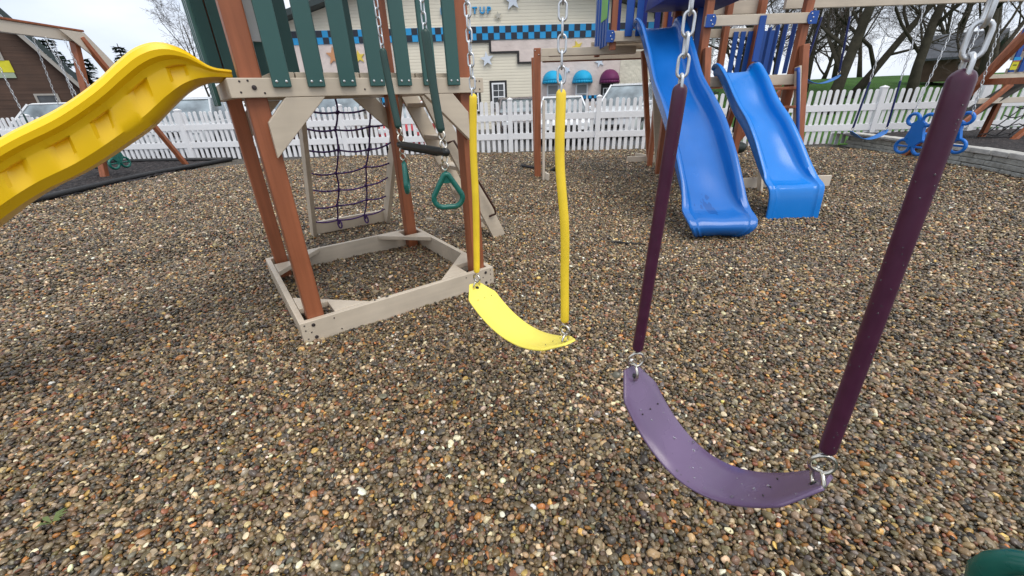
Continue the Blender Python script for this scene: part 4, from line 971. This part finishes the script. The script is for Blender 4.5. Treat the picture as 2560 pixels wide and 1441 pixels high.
# ================================================================== LEFT SWING SET on the mulch
lss = thing('swing_set', 'cream and brown swing set standing on the dark mulch at left', 'swing set', (-9.15, 9.0, 0))
MB().box2((-.05, -5.5, 2.72), (.05, 1.35, 2.92)).build('beam', 'tanlight', lss, bevel=.006); MB().box2((-.075, -5.5, 2.922), (.075, 1.38, 2.96)).build('beam_cap', 'brown', lss, bevel=.004)
MB().bar((.10, 1.2, 2.8), (.55, 2.28, -.05), .10, .10, (0, 1, 0)).build('leg', 'brown', lss, bevel=.008)
MB().bar((-.02, 1.15, 2.74), (-.10, .55, -.05), .13, .11, (0, 1, 0)).build('leg', 'brown', lss, bevel=.008)
for s in (-1, 1): MB().bar((s*.1, -5.3, 2.8), (s*.9, -5.5, -.05), .10, .10, (0, 1, 0)).build('leg', 'brown', lss, bevel=.008)
MB().prism([(1.30, 2.90), (.75, 2.90), (1.9, 1.95), (1.95, 2.12)], -.012+.09, .012+.09, lambda p, q, h: (h+.03, p, q)).build('gusset', 'tanlight', lss)
far_swing('belt swing with dark sleeves second from the end of the cream beam', -.28, .28, 8.6, .60, .60, 1.35, 2.722, 'greenblk', 'greentube', axis='y').location = (-9.15, 8.15, 0)
far_swing('belt swing with dark sleeves nearest the log cabin window', -.28, .28, 8.6, .60, .60, 1.35, 2.722, 'greenblk', 'greentube', axis='y').location = (-9.15, 7.05, 0)
glider('glider_swing', 'green glider low in the mulch behind the yellow slide', (-9.2, 9.65, 0), 0, 'greenpl', 2.722, z=.34)

# ================================================================== STONE RETAINING WALL on the right
wallg = thing('stone_wall', 'low grey stone block wall edging the raised bed', 'wall', (8.3, 8, 0))
WP = [(8.62, 10.75), (8.62, 10.2), (8.45, 9.2), (8.36, 8.1), (8.25, 7.1), (7.98, 6.2), (7.75, 5.3), (7.6, 4.4)]
def wpt(s):
    acc = 0
    for (a, b_) in zip(WP, WP[1:]):
        L = math.dist(a, b_)
        if s <= acc+L: t = (s-acc)/L; return Vector((lerp(a[0], b_[0], t), lerp(a[1], b_[1], t), 0))
        acc += L
    return Vector((*WP[-1], 0))
WL = sum(math.dist(a, b_) for a, b_ in zip(WP, WP[1:])); random.seed(5)
MT['block'] = mat('grey wall block', (.34, .34, .31), .8, .2, noise=(9, .25), bump=(22, .9, .02)); MT['cap'] = mat('pale wall cap', (.46, .45, .42), .75, .2, noise=(9, .2), bump=(22, .8, .015))
for c in range(4):
    s = random.uniform(0, .2); z0 = -.04+c*.088; hh = .084
    while s < WL-.1:
        L = random.uniform(.34, .55); a, b_ = wpt(s), wpt(min(WL, s+L-.012)); d = (b_-a).normalized(); nrm = Vector((-d.y, d.x, 0)); nrm = nrm if nrm.x < 0 else -nrm
        q = MB(); fw = random.uniform(-.012, .012)-(.02 if c == 3 else 0); pts_ = []
        for (p, sg) in ((a, -1), (b_, 1)):
            for zz in (z0, z0+hh+random.uniform(-.004, .004)):
                for k in (0, 1): pts_.append(p-Vector((8.3, 8, 0))+(nrm*(.02-fw+random.uniform(-.008, .008)) if k == 0 else -nrm*.20)+Vector((0, 0, zz)))
        q.add(pts_, [(0, 1, 3, 2), (4, 6, 7, 5), (0, 4, 5, 1), (2, 3, 7, 6), (0, 2, 6, 4), (1, 5, 7, 3)]); q.build('block', 'cap' if c == 3 else 'block', wallg, bevel=.012); s += L

# ================================================================== FAR RIGHT PLAYSET on the raised bed
fr_ = thing('playset', 'playset with a dark climbing ramp and tan boards at the right edge', 'playset', (10.6, 9.0, .27))
def fb(name, m, a, b_, wd, th, up=(0, 0, 1), bevel=.006): return MB().bar([p-q for p, q in zip(a, (10.6, 9, .27))], [p-q for p, q in zip(b_, (10.6, 9, .27))], wd, th, up).build(name, m, fr_, bevel=bevel)
fb('board', 'tan', (9.58, 8.95, 1.41), (13, 8.95, 1.41), .04, .14); fb('board', 'tanlight', (9.62, 8.9, 1.0), (13, 8.9, 1.0), .04, .105); fb('board', 'tan', (10.15, 9.1, 1.80), (13, 9.1, 1.80), .04, .15); fb('board', 'tan', (10.05, 9.0, 1.53), (13, 9.0, 1.53), .04, .10)
fb('leg', 'brown', (10.4, 8.9, 2.9), (9.15, 9.2, .2), .10, .10, (0, 1, 0)); fb('leg', 'brown', (10.75, 9.3, 2.8), (9.85, 9.5, .9), .09, .09, (0, 1, 0)); fb('post', 'brown', (10.35, 9.2, .2), (10.55, 9.2, 2.9), .09, .09, (0, 1, 0)); fb('post', 'brown', (11.8, 9.2, .2), (11.8, 9.2, 2.9), .09, .09, (0, 1, 0))
MT['ramp'] = mat('dark weathered ramp', (.035, .033, .028), .7, .3, noise=(2, .3), streak=((12, 2, 2), .2))
fb('ramp', 'ramp', (10.75, 9.2, 1.36), (9.35, 9.45, .20), .9, .04, (.6, 0, 1)); fb('ramp_rail', 'brown', (10.0, 8.75, 1.3), (9.2, 8.7, .5), .05, .09)
fb('net_leg', 'brown', (11.4, 8.9, 1.0), (10.45, 8.7, .2), .07, .10, (0, 1, 0))
nt_ = fb('net', 'ropeblk', (9.9, 8.85, .30), (10.5, 8.75, .30), .02, .02)
for i in range(5):
    z = .35+i*.17; MB().tube([(lerp(-.72, -.1, t)+i*.19, -.16-.08*t+.01*i, z-.27+.03*math.sin(t*9+i)) for t in np.linspace(0, 1, 6)], .011, 5).build('rope', 'ropeblk', nt_, smooth=True)
for j in range(3): MB().tube([(-.62+j*.27+t*.85, -.16, .05+t*.8) for t in np.linspace(0, 1, 5)], .011, 5).build('rope', 'ropeblk', nt_, smooth=True)
for k in range(3):
    sl_ = MB().prism([(0, 0), (.10, 0), (.10, .12), (.08, .60), (.12, .64), (.12, .74), (-.06, .74), (-.06, .64), (.0, .60)], -.015, .015, lambda p, q, h: (p-.58+k*.19, h-.07, q+1.24)).build('slat', 'bluev', fr_, bevel=.005)
    if k == 0:
        tg = MB().box2((-.60, -.095, 1.28), (-.47, -.088, 1.44)).build('price_tag', 'signy', fr_); MB().box2((-.60, -.0985, 1.442), (-.47, -.088, 1.50)).build('tag_header', 'cyan', tg); MB().box2((-.60, -.0985, 1.425), (-.47, -.0955, 1.441)).build('tag_stripe', 'pred', tg); MB().box2((-.57, -.0985, 1.355), (-.50, -.0955, 1.372)).build('tag_line', 'trim', tg)
MB().tube([(1.0, -.3, .0), (1.0, -.3, .14), (1.0, -.3, .2)], [.22, .22, .15], 14).build('tyre_step', 'tyre', fr_, auto=40)

# ================================================================== TREES
MT['bark'] = mat('grey mossy bark', (.055, .048, .034), .85, .2, noise=(3, .3), bump=(14, .8, .03)); MT['twig'] = mat('grey brown twigs', (.10, .083, .072), .85, .2); MT['twigr'] = mat('russet twigs', (.12, .07, .05), .85, .2)
MT['needle'] = mat('dark conifer needles', (.022, .046, .030), .7, .3, noise=(2.5, .35)); MT['needle2'] = mat('olive evergreen leaves', (.05, .075, .025), .7, .3, noise=(2.5, .35))
def zhill(x, y): return float(hill(np.array(float(x)), np.array(float(y)))) if x > 6.4 else -.07
def bare_tree(label, x, y, h, r0, seed, m='twig', spread=1.0, lean=(0, 0), low=.22, fork=2, dens=1.0, z=None):
    rnd = random.Random(seed); base = Vector((x, y, (zhill(x, y) if z is None else z)-.1))
    o = thing('bare_tree', label, 'tree', base)
    tr, br, tw = MB(), MB(), MB()
    def branch(p, d, L, r, lev):
        ns = (7, 5, 4, 3, 3)[lev]; pts = [p.copy()]; dirs = [d.copy()]; q = p.copy(); dd = d.copy()
        for i in range(ns):
            j = (.10, .20, .24, .26, .28)[lev]; dd = (dd+Vector((rnd.gauss(0, j), rnd.gauss(0, j), rnd.gauss(0, j)*.7+(.06 if lev else .02)))).normalized(); q = q+dd*L/ns; pts.append(q.copy()); dirs.append(dd.copy())
        k = len(pts); end = (.30, .28, .3, .35, .5)[lev]; rs = [r*lerp(1, end, i/(k-1)) for i in range(k)]
        if lev == 0: rs[0] *= 1.35
        (tr if lev == 0 else br if lev < 3 else tw).tube(pts, rs, (9, 6, 5, 3, 3)[lev], caps=(lev < 2))
        if lev == 4: return
        nc = int((11, 8, 7, 6)[lev]*dens+rnd.random())
        for c in range(nc):
            t = lerp((low, .25, .2, .15)[lev], 1, (c+rnd.random()*.8)/nc); f = t*(k-1); i = min(int(f), k-2); pp = pts[i].lerp(pts[i+1], f-i); ax = dirs[i+1]
            perp = ax.orthogonal().normalized(); perp.rotate(Matrix.Rotation(rnd.uniform(0, 6.28), 3, ax)); an = rnd.uniform(.55, 1.15)*spread
            nd = (ax*math.cos(an)+perp*math.sin(an)).normalized()
            branch(pp, nd, L*rnd.uniform(.34, .62)*(1.15-.45*t), max(rs[i]*rnd.uniform(.28, .5), .006), lev+1)
        if lev == 0:
            for c in range(fork):
                perp = dirs[-1].orthogonal().normalized(); perp.rotate(Matrix.Rotation(rnd.uniform(0, 6.28), 3, dirs[-1])); branch(pts[int(k*.55)], (dirs[-1]+perp*.6).normalized(), L*.6, r*.45, 1)
    branch(Vector((0, 0, 0)), Vector((lean[0], lean[1], 1)).normalized(), h, r0, 0)
    tr.build('trunk', 'bark', o, smooth=True); br.build('branches', 'bark', o, smooth=True); tw.build('twigs', m, o, smooth=False)
    return o
bare_tree('thick mossy trunked bare tree just left of the low blue swing', 13.3, 18.0, 11, .215, 1, lean=(.12, 0), low=.12, fork=3, dens=1.1)
bare_tree('bare tree leaning right behind the low blue swing', 17.6, 22.5, 11, 0.186, 2, lean=(.35, 0), low=.12)
bare_tree('tall straight bare tree left of the small brown shed', 16.9, 18.3, 12, 0.186, 3, low=.14, fork=3, dens=1.1)
bare_tree('bare tree behind the ladder of the blue slide playset', 17.5, 26, 12, 0.161, 4, low=.1)
bare_tree('slender bare tree above the shorter blue slide', 13.2, 24, 10, 0.124, 5, low=.08, dens=1.1)
bare_tree('russet twigged tree between the two blue slides', 15.5, 30, 8.5, .20, 6, 'twigr', low=.05, dens=1.3)
bare_tree('bare tree right of the small brown shed', 30.5, 31, 13, 0.211, 7, low=.1, dens=1.1)
bare_tree('bare tree beyond the shed roof', 26.5, 36, 15, 0.186, 8, low=.1, dens=1.1)
bare_tree('bare tree far behind on the crest of the lawn', 24, 40, 14, 0.174, 9, low=.06, dens=1.2)
bare_tree('bare tree on the crest above the ladder', 20.0, 37, 14, 0.174, 10, low=.05, dens=1.2)
bare_tree('bare tree behind the right edge playset', 20.5, 19, 13, 0.186, 12, low=.1, dens=1.15)
bare_tree('bare tree past the right edge of the lawn', 25.0, 23, 13, 0.186, 13, low=.08, dens=1.15)
bare_tree('bare tree rising above the stone end of the shop', 9.0, 31, 10, .2, 15, low=.06, dens=1.1)
bare_tree('thin bare tree beside the green slats, far left', -19.9, 30, 6.3, .08, 14, low=.3, dens=.8, z=-.07)
def copy_tree(src, label, x, y, rz, sc, group):
    o = src.copy(); COL.objects.link(o); o.location = (x, y, zhill(x, y)-.1); o.rotation_euler = (0, 0, rz); o.scale = (sc, sc, sc); o['label'] = label; o['group'] = group
    for ch in src.children: inst(ch, o)
bts = [o for o in list(COL.objects) if o.name.startswith('bare_tree') and o.location.x > 5]; random.seed(21)
for k in range(11):
    x = 14+k*3.9+random.uniform(-1, 1); y = random.uniform(39, 54)
    copy_tree(bts[k % len(bts)], 'bare tree in the far row along the crest of the lawn', x, y, random.uniform(0, 6), random.uniform(.85, 1.15), 'bare trees along the crest')
def conifer(label, x, y, h, r, seed, m='needle', z=-.07):
    rnd = random.Random(seed); o = thing('conifer', label, 'tree', (x, y, z)); MB().tube([(0, 0, -.1), (0, 0, h*.5), (0, 0, h)], [.16, .09, .02], 7).build('trunk', 'bark', o, smooth=True)
    q = MB(); nl = int(h*5)
    for i in range(nl):
        t = i/nl; zz = lerp(.6, h*.985, t); R_ = r*(1-t)**.85+.12; nb_ = int(7+6*(1-t))
        for b_ in range(nb_):
            a = rnd.uniform(0, 6.28); L = R_*rnd.uniform(.55, 1.15); d = Vector((math.cos(a), math.sin(a), 0)); zj = rnd.uniform(-.22, .22); sd_ = Vector((-d.y, d.x, 0)); kk = max(4, int(L*8))
            for k in range(kk):
                f = (k+.6)/kk; p = d*L*f+Vector((0, 0, zz+zj*(1-t)-.30*L*f+.22*L*f*f))
                for sgn in (-1, 1):
                    w_ = .12+.32*(1-f)*rnd.uniform(.6, 1.2); e = p+sd_*sgn*w_+d*.16+Vector((0, 0, rnd.uniform(-.16, .10))); g = p+d*.14+Vector((0, 0, rnd.uniform(.0, .06)))
                    q.add([p, e, g], [(0, 1, 2)])
    q.build('foliage', m, o); return o
conifer('dark conifer behind the cream swing beam', -25.2, 26.2, 5.3, 1.5, 1); conifer('dark conifer right of the cabin roof, by the brown leg', -20.1, 22.2, 3.9, 1.0, 2); conifer('dark conifer rising just above the yellow slide', -24.5, 30, 5.3, 1.3, 3); conifer('low conifer between the swing set leg and the slide', -27.5, 34, 4.3, 1.4, 4)
conifer('broad olive evergreen seen between the green slats', -12.8, 25, 5.6, 1.9, 5, 'needle2'); conifer('grey green conifer above the shorter blue slide top', 11.9, 33, 8, 1.7, 6, 'needle', 1.6)
MT['shedwall'] = mat('brown shed boards', (.14, .088, .065), .7, .2, noise=(3, .15)); MT['shedroof'] = mat('blue grey shed shingles', (.13, .14, .16), .7, .2, noise=(6, .15))
# small shed on the lawn
shed = thing('shed', 'small brown shed with a dark roof on the lawn', 'shed', (27.4, 25.6, 1.30), .55)
MB().prism([(-1.3, 0), (1.3, 0), (1.3, 1.35), (0, 2.35), (-1.3, 1.35)], 0, 2.6, lambda p, q, h: (p, h, q+.15)).build('wall', 'shedwall', shed)
for s in (-1, 1): MB().prism([(0, 2.38), (s*1.65, 1.12), (s*1.65, 1.24), (0, 2.52)], -.25, 2.85, lambda p, q, h: (p, h, q+.15)).build('roof', 'shedroof', shed)
MB().box2((-.5, -.03, .2), (.35, -.002, 1.3)).build('door', 'cabtrim', shed)
for (px, py) in ((-1.2, .1), (1.1, .1), (-1.2, 2.4), (1.1, 2.4)): MB().box2((px, py, -.4), (px+.12, py+.12, .15)).build('leg', 'bark', shed)

# ================================================================== SMALL THINGS ON THE GRAVEL
MT['leaf'] = mat('weed leaf', (.13, .17, .06), .6, .3); MT['woodchip'] = mat('grey wood offcut', (.33, .29, .23), .8, .2, noise=(20, .2)); MT['fabric'] = mat('black landscape fabric', (.02, .02, .022), .6, .3, noise=(20, .3))
wd = thing('weed', 'small green weed sprouting in the gravel at lower left', 'plant', (-1.70, .98, .0)); random.seed(8)
for k in range(9):
    a = random.uniform(0, 6.28); L = random.uniform(.03, .055); d = Vector((math.cos(a), math.sin(a), 0)); s = Vector((-d.y, d.x, 0))*.008
    MB().add([Vector((0, 0, .005)), d*L*.5+s+Vector((0, 0, .025)), d*L+Vector((0, 0, .02)), d*L*.5-s+Vector((0, 0, .025))], [(0, 1, 2, 3)]).build('leaf', 'leaf', wd).modifiers.new('t', 'SOLIDIFY').thickness = .0008
wc = MB().add([(-.05, -.02, -.01), (.055, -.026, -.01), (.05, .022, -.01), (-.045, .025, -.01), (-.048, -.018, .022), (.05, -.022, .018), (.046, .02, .02), (-.04, .022, .024)], [(3, 2, 1, 0), (4, 5, 6, 7), (0, 1, 5, 4), (1, 2, 6, 5), (2, 3, 7, 6), (3, 0, 4, 7)]).build('wood_offcut', 'woodchip', None, bevel=.003)
wc.location = (-1.0, 4.94, .0); wc.rotation_euler = (0, .05, .3); tag(wc, 'small pale wood offcut lying on the gravel behind the sandbox', 'wood scrap')
def scrap(label, loc, pts, r):
    o = MB().tube(pts, r, 6, round_ends=True).build('fabric_scrap', 'fabric', None, smooth=True); o.location = loc; tag(o, label, 'fabric scrap'); return o
scrap('black strip of fabric curling from the gravel left of the monkey bar post', (.42, 8.75, 0), [(0, .35, .0), (-.12, .2, .03), (-.1, .0, .05), (.05, -.15, .04), (.25, -.22, .02)], [.02, .03, .03, .03, .02])
scrap('black fabric scrap on the gravel right of the monkey bar post', (.95, 8.3, 0), [(-.12, 0, .0), (0, .03, .04), (.14, .0, .0)], [.02, .05, .02])
scrap('dark twig of fabric lying on the gravel near the plum sleeve', (1.12, 3.78, 0), [(-.16, .05, .012), (-.05, .02, .02), (.06, -.03, .018), (.2, -.04, .012)], [.006, .012, .010, .005])
for i, (x, y, s) in enumerate(((.30, .20, .013), (.56, .02, .014), (.475, .022, .012))):
    p = bpy.data.objects.new('pebble', bpy.data.objects['pebble_shape'].data if False else protos.objects[i].data.copy()); COL.objects.link(p)
    p.data.materials.clear(); p.data.materials.append(MT['darkstone'] if 'darkstone' in MT else MT.setdefault('darkstone', mat('dark pebble', (.06, .055, .05), .4, .5)))
    p.location = TM @ Vector((x, y, HS+s*.45)); p.scale = (s*1.6, s*1.2, s); p.rotation_euler = (0, 0, i)
    tag(p, ['dark pebble on the front corner seat beside the brown post', 'dark pebble on top of the front sandbox board, rightmost', 'dark pebble on the front sandbox board, by the corner seat'][i], 'pebble')
# wet splash at the foot of the taller slide: its own glossier patch with a ragged outline
m = MT['blue1']; n = m.node_tree.nodes; l = m.node_tree.links; b = n['Principled BSDF']
t = n.new('ShaderNodeTexCoord'); mp_ = n.new('ShaderNodeMapping'); mp_.inputs['Location'].default_value = (-3.10, .03, 0); mp_.vector_type = 'POINT'; l.new(t.outputs['Object'], mp_.inputs[0])
sc = n.new('ShaderNodeVectorMath'); sc.operation = 'MULTIPLY'; sc.inputs[1].default_value = (4.6, 5.2, 0); l.new(mp_.outputs[0], sc.inputs[0])
ln = n.new('ShaderNodeVectorMath'); ln.operation = 'LENGTH'; l.new(sc.outputs[0], ln.inputs[0])
ns = n.new('ShaderNodeTexNoise'); ns.inputs['Scale'].default_value = 1; ns.inputs['Detail'].default_value = 6; mp2 = n.new('ShaderNodeMapping'); mp2.inputs['Scale'].default_value = (6, 19, 6); l.new(t.outputs['Object'], mp2.inputs[0]); l.new(mp2.outputs[0], ns.inputs['Vector'])
ad = n.new('ShaderNodeMath'); ad.operation = 'MULTIPLY_ADD'; ad.inputs[1].default_value = 2.2; l.new(ns.outputs[0], ad.inputs[0]); l.new(ln.outputs['Value'], ad.inputs[2])
cp = n.new('ShaderNodeMath'); cp.operation = 'LESS_THAN'; cp.inputs[1].default_value = 1.52; l.new(ad.outputs[0], cp.inputs[0])
old = b.inputs['Base Color'].links[0].from_socket; mxc = n.new('ShaderNodeMix'); mxc.data_type = 'RGBA'; l.new(cp.outputs[0], mxc.inputs['Factor']); l.new(old, mxc.inputs['A']); mxc.inputs['B'].default_value = (.004, .085, .33, 1); l.new(mxc.outputs['Result'], b.inputs['Base Color'])
